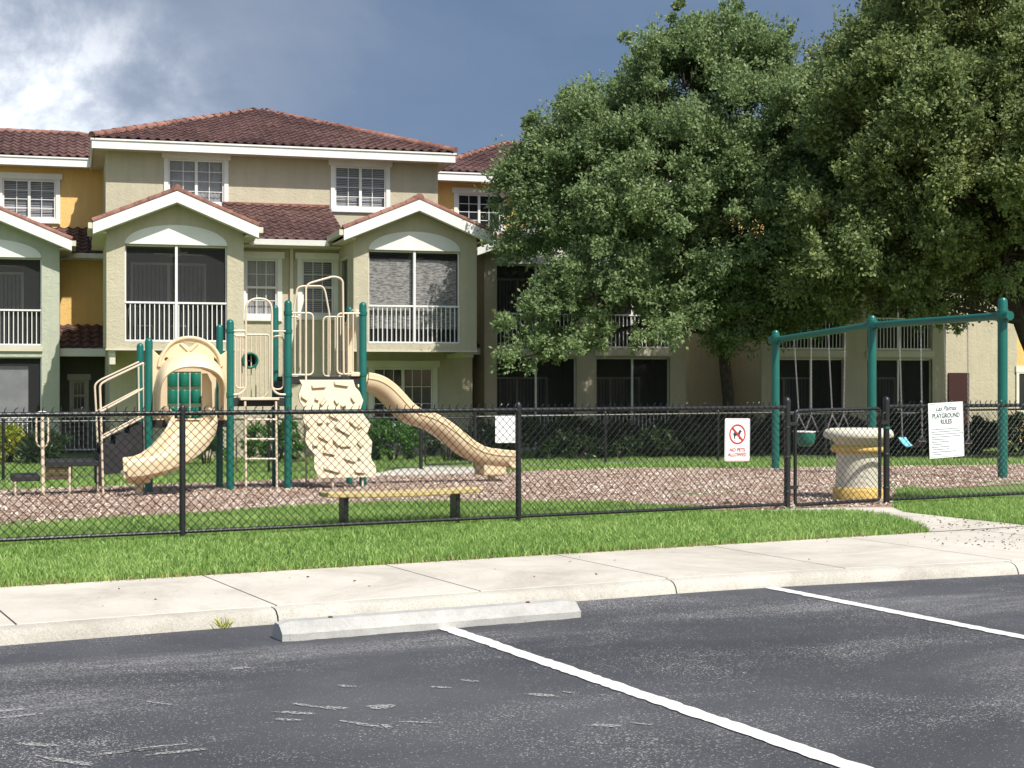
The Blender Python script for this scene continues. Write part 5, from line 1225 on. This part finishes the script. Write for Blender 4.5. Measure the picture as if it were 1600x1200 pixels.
wall(RB, 'yellow', DY2, rect(sr0 + .3, 47, ZG, 7.72), [hole(*yw)]); window(RB, DY2, *yw, trim=.13, back=None, glass='dglass')
e0, e1 = b1[0] - 1.3, b1[0]
# small entry roof between the buildings
tile_roof(RB, FB, 0, 0, 0, lambda t: (41.9 + t * .91, 2.4 + t * .4), 1.6, lambda t: 10.1, lambda t: b1[0] - .01)
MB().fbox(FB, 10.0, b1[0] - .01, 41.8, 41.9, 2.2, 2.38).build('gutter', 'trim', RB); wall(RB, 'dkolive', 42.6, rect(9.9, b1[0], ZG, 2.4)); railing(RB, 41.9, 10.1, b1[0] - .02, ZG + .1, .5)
wall(RB, 'yellow', 44.5, rect(9.9, b1[0], 2.9, 5.0))
Tt = math.hypot(46.6 - 43.6, 1.2); ff = 3.0 / Tt; tile_roof(RB, FB, 0, 0, 0, lambda t: (43.6 + t * ff, 4.95 + t * ff * .4), Tt, lambda t: 10.1, lambda t: b1[0] + .2)
hip_roof(RB, sr0, 48, 46.1, 53.5, 7.97, .4)

# ------------------------------------------------------------------ trees and shrubs
def crown(parent, lobes, nclus, m, spr=24, leaves=34, ll=.1, lw=.06, seed=1, name='crown', upb=.45, cr=(.3, .66), flat=.62):
    """leaf clusters standing out from a set of ellipsoid lobes (x,y,z,rx,ry,rz); every cluster is a fan of leafy sprigs"""
    r = np.random.default_rng(seed); L = np.array(lobes); pr = (L[:, 3] * L[:, 5] + L[:, 4] * L[:, 5]); pr = pr / pr.sum(); ctr = L[:, :3].mean(0)
    SC = []; SD = []; SN = []; SL = []
    for _ in range(nclus):
        i = r.choice(len(L), p=pr); u = unit(r.normal(size=(1, 3)))[0]
        if u[2] < -.35 and r.random() < .6: u[2] *= -1
        c = L[i, :3] + u * L[i, 3:6] * r.uniform(.35, 1.) ** .5; R_ = r.uniform(*cr) * min(1., L[i, 3:6].min() / .7)
        ax = unit((u * .7 + unit((c - ctr)[None])[0] * .5 + np.array([0, 0, upb]))[None])[0]; n = max(6, int(spr * (R_ / .55) ** 2))
        a = unit(r.normal(size=(n, 3))); a = unit(a * .85 + ax * .75); rad = r.uniform(.15, 1., n)[:, None] ** .6
        P = c + (a * rad * R_) * np.array([1, 1, flat + .15]); P += ax * rad * R_ * .35
        SC.append(P); SD.append(unit(a * .7 + ax * .6 + r.normal(0, .3, (n, 3)))); SN.append(unit(a + np.array([0, -.1, .5]))); SL.append(np.full(n, .5 * R_ / .55 + .12))
    SC, SD, SN, SL = (np.concatenate(v) for v in (SC, SD, SN, SL)); ns = len(SC); n = ns * leaves
    SL = SL * r.uniform(.6, 1.3, ns)
    C = np.repeat(SC, leaves, 0); D0 = np.repeat(SD, leaves, 0); Nn = np.repeat(SN, leaves, 0); t = r.uniform(-.5, .5, n); s_ = np.repeat(SL, leaves)
    P = C + D0 * (t * s_)[:, None] + r.normal(0, 1, (n, 3)) * ((.06 * (1 - np.abs(t)) + .01) * s_ / .5)[:, None]
    D = unit(D0 * .8 + r.normal(0, .65, (n, 3))); side = unit(np.cross(D, unit(Nn + r.normal(0, .5, (n, 3)))))
    ln = (ll * r.uniform(.6, 1.25, n))[:, None]; wd = (lw * r.uniform(.7, 1.2, n))[:, None]
    V = np.stack([P, P + D * ln * .5 + side * wd * .5, P + D * ln, P + D * ln * .5 - side * wd * .5], 1).reshape(-1, 3)
    return fast_mesh(name, V, np.arange(n * 4).reshape(-1, 4), m, parent)
def branches(parent, base, trunk, lobes, r0, seed, name='trunk', tname='limb'):
    rr = random.Random(seed); P = crom([Vector(p) for p in trunk], 5); n = len(P)
    MB().tube(P, [r0 * (1.35 if i == 0 else 1) * lerp(1, .55, i / (n - 1)) for i in range(n)], 14).build(name, 'bark', parent, smooth=True)
    for k, l in enumerate(lobes):
        q = Vector(l[:3]); s_ = P[min(n - 1, int(n * rr.uniform(.55, .98)))]; md = s_.lerp(q, .5) + Vector((rr.uniform(-.3, .3), rr.uniform(-.3, .3), rr.uniform(-.1, .4)))
        C = crom([s_, md, q], 5); m = len(C); r1 = r0 * .38
        mb = MB().tube(C, [r1 * lerp(1, .15, i / (m - 1)) for i in range(m)], 8)
        for j in range(7):
            b = C[rr.randrange(m // 3, m)]; v = Vector((rr.gauss(0, 1), rr.gauss(0, 1), rr.gauss(.4, .8))).normalized() * rr.uniform(.3, .75) * min(1, l[3]); mb.tube([b, b + v * .5 + Vector((0, 0, .05)), b + v], [.03, .02, .008], 5)
        mb.build(tname, 'bark', parent, smooth=True)
def lob(data, Y0, seed):
    rr = random.Random(seed); o = []
    for d in data:
        px, py, rx, ry = d[:4]; dY = d[4] if len(d) > 4 else rr.uniform(-1.1, 1.1); Y = Y0 + dY; x, y, z = at(px, py, Y); k = Y / FPX
        o.append((x, y, z, rx * k * .9, min(2.4, (rx + ry) / 2 * k * 1.15), ry * k * .9))
    return o
t1 = lob([(1080, 130, 95, 85, 0), (1140, 75, 28, 44), (1064, 85, 22, 40), (1200, 120, 60, 60), (1015, 110, 30, 22, 0), (955, 200, 70, 75), (905, 160, 22, 20, 0), (1190, 215, 100, 100, -1.2), (1060, 260, 120, 90, -1.4), (872, 260, 50, 50), (838, 212, 24, 26, 0), (925, 300, 95, 80, -.8), (850, 330, 60, 60, .2), (1000, 370, 110, 70, -1.5), (870, 385, 60, 50, 0),
          (1130, 350, 110, 90, -1.9), (1230, 330, 80, 90, -1), (1245, 200, 50, 80, 0), (950, 440, 80, 50, -1.6), (1010, 490, 70, 42, -2.4), (900, 470, 55, 40, -2), (850, 515, 55, 34, -2.3), (812, 560, 34, 30, -2.4), (815, 515, 30, 26, -2.2), (880, 540, 60, 34, -2.2), (945, 525, 60, 30, -2), (830, 545, 42, 34, -2.3), (900, 500, 60, 40, -2), (960, 480, 60, 40, -2), (1100, 460, 90, 60, -1.2), (1190, 455, 80, 60, 0), (1080, 420, 80, 60, .8), (1160, 505, 40, 35, -1), (1060, 515, 40, 28, -2.2), (1255, 440, 60, 50), (1205, 520, 30, 26, -1), (1240, 480, 60, 40, 0), (1150, 480, 70, 50, -.5), (1290, 470, 40, 40, 0), (1300, 250, 40, 70, .5), (890, 260, 50, 60, 2.4), (960, 200, 60, 60, 2.6), (1030, 300, 60, 70, 2.7), (1110, 250, 60, 70, 2.7), (1180, 320, 60, 70, 2.7), (1250, 260, 60, 70, 2.6), (1080, 400, 60, 50, 2.4), (1200, 420, 60, 50, 2.4), (960, 360, 60, 50, 2.2), (1140, 110, 60, 60, 1.8), (1040, 150, 60, 60, 1.8), (1058, 32, 13, 34, 0), (1088, 45, 14, 30, .3), (1145, 22, 16, 34, 0), (1118, 50, 14, 26, 0), (1215, 70, 20, 36, 0), (1240, 105, 16, 30, 0), (1262, 150, 20, 40, 0), (988, 80, 16, 22, 0), (944, 95, 16, 26, 0), (1285, 130, 36, 50, .2), (1290, 210, 40, 60, .4), (842, 195, 18, 20, 0), (812, 262, 20, 24, 0), (800, 300, 26, 30, 0)], 37.3, 3)
bx, by, _ = at(1138, 700, 37.6); gz = terrz(bx, by)
OT = thing('oak_tree', 'large spreading live oak in the middle, its low branch drooping to the left', 'tree', (bx, by, gz))
branches(OT, None, [(bx, by, gz - .2), (bx + .02, by, gz + 1.2), (bx - .1, by, gz + 2.6), (bx + .1, by, gz + 3.6), (bx, by, gz + 5.2)], t1[::2], .17, 5)
crown(OT, t1, 800, 'oak', seed=11)
t2 = lob([(1500, 150, 110, 100, 4.8), (1620, 120, 120, 110, 4.8), (1345, 130, 60, 70, 5.2), (1420, 90, 60, 70, 4.8), (1440, 220, 80, 80, 5), (1560, 250, 90, 90, 5), (1800, 110, 110, 110, -4.6), (1790, 230, 90, 90, -4.6), (1950, 150, 120, 120, -4.4), (2080, 160, 120, 120, -4.4), (1930, 20, 120, 110, -3.5), (1400, 90, 60, 60), (1340, 120, 40, 40), (1445, 50, 55, 50), (1530, 50, 60, 60), (1600, 110, 70, 100), (1345, 200, 60, 60), (1440, 170, 80, 80, -1.2), (1330, 285, 60, 60, -0.5), (1540, 200, 90, 90, -1.2), (1420, 290, 80, 75, -1.0), (1310, 370, 60, 60, -0.5), (1400, 385, 80, 60, -0.8), (1500, 310, 90, 80, -1.5), (1580, 320, 80, 90, -0.4), (1340, 445, 60, 42, 0.0), (1410, 455, 60, 36, 0.0), (1480, 430, 70, 50), (1560, 430, 70, 45),
          (1800, 100, 110, 130), (1830, 300, 110, 120), (1680, 60, 90, 100), (1700, 220, 100, 110), (1690, 370, 90, 90), (1600, -20, 90, 60), (1480, -20, 70, 50), (1385, 20, 30, 36, 0.0), (1275, 420, 40, 50, 0.5), (1500, 475, 35, 22, -0.5), (1330, 200, 60, 60, 5.2), (1400, 280, 60, 70, 5.4), (1470, 200, 60, 70, 5.4), (1540, 290, 60, 70, 5.4), (1610, 210, 70, 70, 5.4), (1690, 280, 70, 80, 5.4), (1330, 340, 60, 60, 5.2), (1450, 380, 60, 50, 5.2), (1430, 100, 60, 60, 4.6), (1560, 110, 60, 60, 4.6), (1780, 200, 80, 80, 5.4), (1300, 440, 50, 45, 0.3), (1380, 430, 60, 50, 0.2), (1400, 60, 60, 70, 4.6), (1345, 150, 50, 60, 4.4), (1480, -60, 90, 80, 1.0), (1600, -100, 100, 90, 1.0), (1720, -80, 100, 90, 1.0), (1520, 10, 80, 80, 4.800000000000001), (1640, 40, 90, 90, 5.0), (1750, 120, 90, 100, 5.0), (1860, 20, 100, 110, 4.1), (1420, 20, 70, 70, 3.8), (1380, 120, 60, 60, 0.8), (1500, 60, 80, 80, 1.0), (1390, 5, 18, 40, 0.0), (1430, -10, 24, 40, 0.0), (1318, 105, 22, 30, 0.0), (1290, 200, 22, 40, 0.0)], 33.6, 8)
bx, by, _ = at(1655, 700, 34.4); gz = terrz(bx, by)
O2 = thing('oak_tree', 'tall live oak at the right edge, leaning over the swing frame', 'tree', (bx, by, gz))
branches(O2, None, [(bx, by, gz - .2), (bx - .15, by, gz + 1.3), (bx - .75, by, gz + 2.6), (bx - 1.0, by, gz + 3.6), (bx - .9, by - .2, gz + 5.5)], t2[::2], .19, 9)
crown(O2, t2, 1500, 'oak2', seed=23)
t3 = lob([(1270, 310, 60, 70, 1.4), (1360, 180, 60, 60, .4), (1305, 235, 60, 70, .9), (1240, 400, 50, 50, 1.8), (1420, 130, 60, 70, .2), (1350, 370, 60, 60), (1420, 320, 80, 80), (1500, 260, 90, 90), (1500, 370, 80, 60), (1590, 220, 100, 100), (1590, 340, 90, 80), (1690, 250, 110, 110), (1700, 380, 90, 80), (1790, 300, 110, 110), (1450, 200, 70, 80), (1385, 260, 60, 70), (1610, 110, 100, 80), (1730, 130, 100, 90), (1860, 250, 110, 120), (1300, 420, 50, 50), (1560, 420, 70, 40)], 41.8, 12)
bx, by, _ = at(1700, 690, 42.2); gz = terrz(bx, by)
O3 = thing('oak_tree', 'oak behind the right-edge oak, its crown reaching over the balconies beyond the swings', 'tree', (bx, by, gz))
branches(O3, None, [(bx, by, gz - .2), (bx - .1, by, gz + 1.6), (bx + .2, by - .1, gz + 3.2), (bx, by - .2, gz + 6)], t3[::2], .18, 19)
crown(O3, t3, 800, 'oak', seed=37)
def shrub(name, label, cat, x, y, rx, ry, h, n, m, seed, leaves=22, ll=.09, lw=.045, sprl=.25, group=None, thr=.3):
    gz = terrz(x, y); t = thing(name, label, cat, (x, y, gz), 0, group); rr = random.Random(seed)
    lobes = [(x + rr.uniform(-.55, .55) * rx, y + rr.uniform(-.4, .4) * ry, gz + h * rr.uniform(.35, .62), rx * .6, ry * .6, h * .4) for _ in range(6)] + [(x, y, gz + h * .35, rx * .9, ry * .9, h * .4)]
    mb = MB()
    for k in range(9):
        an = rr.uniform(0, 6.28); mb.tube([(x + .05 * math.cos(an), y + .05 * math.sin(an), gz - .03), (x + rx * .3 * math.cos(an), y + ry * .3 * math.sin(an), gz + h * .4), (x + rx * .6 * math.cos(an), y + ry * .6 * math.sin(an), gz + h * .75)], [.018, .012, .005], 6)
    mb.build('stem', 'bark', t, smooth=True); crown(t, lobes, int(n / 7), m, 9, leaves, ll, lw, seed=seed, name='foliage', upb=.6, cr=(sprl * .7, sprl * 1.4)); return t
def px_shrub(name, label, cat, p0, p1, ptop, Y, n, m, seed, ry=.45, **kw):
    x0 = (p0 - 800) * Y / FPX; x1 = (p1 - 800) * Y / FPX; x = (x0 + x1) / 2; zt_ = CZ - (ptop - 597) * Y / FPX
    return shrub(name, label, cat, x, Y, (x1 - x0) / 2, ry, zt_ - terrz(x, Y), n, m, seed, **kw)
px_shrub('shrub', 'bright green shrub seen between the ladder and the climbing wall', 'shrub', 385, 478, 655, 36.3, 260, 'shrub', 1)
px_shrub('shrub', 'bright green rounded shrub under the right slide, right of the climbing wall', 'shrub', 575, 652, 660, 36.8, 300, 'shrub', 2)
px_shrub('shrub', 'low green shrub behind the curved slide at the left', 'shrub', 292, 352, 672, 35.8, 170, 'shrub', 3)
px_shrub('croton', 'yellow-green upright croton at the left edge by the railing', 'plant', -12, 42, 668, 37.5, 140, 'croton', 4, leaves=14, ll=.2, lw=.06)
px_shrub('spiky_plant', 'dark spiky plant between the croton and the porch railing', 'plant', 30, 96, 685, 37, 150, 'dkshrub', 5, leaves=14, ll=.28, lw=.035)
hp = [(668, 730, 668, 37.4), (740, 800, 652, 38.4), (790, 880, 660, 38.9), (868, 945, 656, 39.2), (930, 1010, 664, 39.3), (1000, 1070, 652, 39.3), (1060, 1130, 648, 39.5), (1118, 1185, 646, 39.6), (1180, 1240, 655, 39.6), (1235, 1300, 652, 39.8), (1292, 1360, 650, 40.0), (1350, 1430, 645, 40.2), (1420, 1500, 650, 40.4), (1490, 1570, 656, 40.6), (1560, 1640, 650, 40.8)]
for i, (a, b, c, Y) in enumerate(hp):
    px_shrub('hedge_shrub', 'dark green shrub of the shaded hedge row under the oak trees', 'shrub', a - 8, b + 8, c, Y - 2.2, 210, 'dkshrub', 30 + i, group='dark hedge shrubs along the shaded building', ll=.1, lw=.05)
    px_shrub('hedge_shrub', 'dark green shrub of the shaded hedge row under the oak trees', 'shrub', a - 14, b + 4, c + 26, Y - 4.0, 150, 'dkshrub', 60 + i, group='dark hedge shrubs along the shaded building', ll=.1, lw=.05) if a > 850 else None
# rock by the left steps
x, y, z = at(200, 712, 34.5); mb = MB()
mb.lathe((x, y, terrz(x, y) - .1), [(.42, 0), (.45, .2), (.4, .5), (.3, .68), (.12, .74)], 14); mb.v = [(v[0] + random.uniform(-.04, .04), v[1] + random.uniform(-.04, .04), v[2]) for v in mb.v]
tag(mb.build('garden_boulder', 'planter', smooth=True), 'grey garden boulder seen below the steps of the play structure', 'rock')

# ------------------------------------------------------------------ sky, sun, camera
sun_az = math.atan2(.64, -.77)        # the sun stands behind the camera, to the right
EL = R(52); sv = Vector((.62, -.785, 0)).normalized()
W = bpy.data.worlds.new('World'); S.world = W; W.use_nodes = True; nt = W.node_tree; L = nt.links; bg = nt.nodes['Background']
sky = N(nt, 'ShaderNodeTexSky'); sky.sky_type = 'NISHITA'; sky.sun_disc = False; sky.sun_elevation = EL; sky.sun_rotation = math.atan2(sv.x, sv.y); sky.altitude = 5; sky.air_density = 1.2; sky.dust_density = 1.5
tc = N(nt, 'ShaderNodeTexCoord'); sx = N(nt, 'ShaderNodeSeparateXYZ'); L.new(tc.outputs['Generated'], sx.inputs[0])
mp = N(nt, 'ShaderNodeMapping'); mp.inputs['Scale'].default_value = (1, 1, 1.35); L.new(tc.outputs['Generated'], mp.inputs[0])
n1 = N(nt, 'ShaderNodeTexNoise', Scale=2.6, Detail=9., Roughness=.56, Distortion=.35); L.new(mp.outputs[0], n1.inputs['Vector'])
n2 = N(nt, 'ShaderNodeTexNoise', Scale=6., Detail=10., Roughness=.62, Distortion=.3); L.new(mp.outputs[0], n2.inputs['Vector'])
K = 11.6
stormc = ramp(nt, n1.outputs['Fac'], [(.36, (.085, .135, .225)), (.48, (.115, .162, .25)), (.6, (.185, .225, .3)), (.72, (.29, .325, .39))])
# bright cloud bank low on the left
def mth(op, a, b=None, c=None, clamp=False):
    m = N(nt, 'ShaderNodeMath', operation=op, use_clamp=clamp)
    for i, v in enumerate((a, b, c)):
        if v is None: continue
        if isinstance(v, (int, float)): m.inputs[i].default_value = v
        else: L.new(v, m.inputs[i])
    return m.outputs[0]
X_, Y_, Z_ = sx.outputs
ax = mth('DIVIDE', mth('ADD', X_, .36), .2); az = mth('DIVIDE', mth('SUBTRACT', Z_, .13), .13)
dst = mth('ADD', mth('MULTIPLY', ax, ax), mth('MULTIPLY', az, az)); fall = mth('SUBTRACT', 1.25, dst, clamp=True)
cl = mth('MULTIPLY', fall, mth('MULTIPLY', mth('SUBTRACT', n2.outputs['Fac'], .4), 5.5, clamp=True), clamp=True)
clc = ramp(nt, n2.outputs['Fac'], [(.38, (.34, .4, .5)), (.5, (.56, .6, .67)), (.62, (.86, .88, .91))])
mA = N(nt, 'ShaderNodeMix', data_type='RGBA'); L.new(cl, mA.inputs[0]); L.new(stormc, mA.inputs[6]); L.new(clc, mA.inputs[7])
# paler strip just over the roofs
hz = mth('MULTIPLY', mth('SUBTRACT', 1., mth('DIVIDE', Z_, .3), clamp=True), .35)
mH = N(nt, 'ShaderNodeMix', data_type='RGBA'); L.new(hz, mH.inputs[0]); L.new(mA.outputs[2], mH.inputs[6]); mH.inputs[7].default_value = (.24, .32, .46, 1)
sc = N(nt, 'ShaderNodeVectorMath', operation='SCALE'); sc.inputs[3].default_value = K; L.new(mH.outputs[2], sc.inputs[0])
front = mth('MULTIPLY', mth('SUBTRACT', Y_, .15), 2.2, clamp=True)
mB = N(nt, 'ShaderNodeMix', data_type='RGBA'); L.new(front, mB.inputs[0]); L.new(sky.outputs[0], mB.inputs[6]); L.new(sc.outputs[0], mB.inputs[7])
L.new(mB.outputs[2], bg.inputs[0]); bg.inputs[1].default_value = .108
sl_ = bpy.data.lights.new('Sun', 'SUN'); sl_.energy = 4.9; sl_.angle = R(.53); sl_.color = (1, .955, .88)
so = bpy.data.objects.new('Sun', sl_); COL.objects.link(so); so.rotation_euler = Vector((-sv.x * math.cos(EL), -sv.y * math.cos(EL), -math.sin(EL))).to_track_quat('-Z', 'Y').to_euler()
cd = bpy.data.cameras.new('Camera'); cd.sensor_width = 36; cd.lens = FPX / 1600 * 36; cd.clip_end = 1500; cd.clip_start = .1; cd.shift_y = -3 / 1600.
co = bpy.data.objects.new('Camera', cd); COL.objects.link(co); co.location = (0, 0, CZ); co.rotation_euler = (R(90), 0, 0); S.camera = co
S.view_settings.view_transform = 'Standard'; S.view_settings.look = 'None'; S.view_settings.exposure = .3; S.view_settings.gamma = 1.
S.cycles.max_bounces = 6; S.cycles.transparent_max_bounces = 12
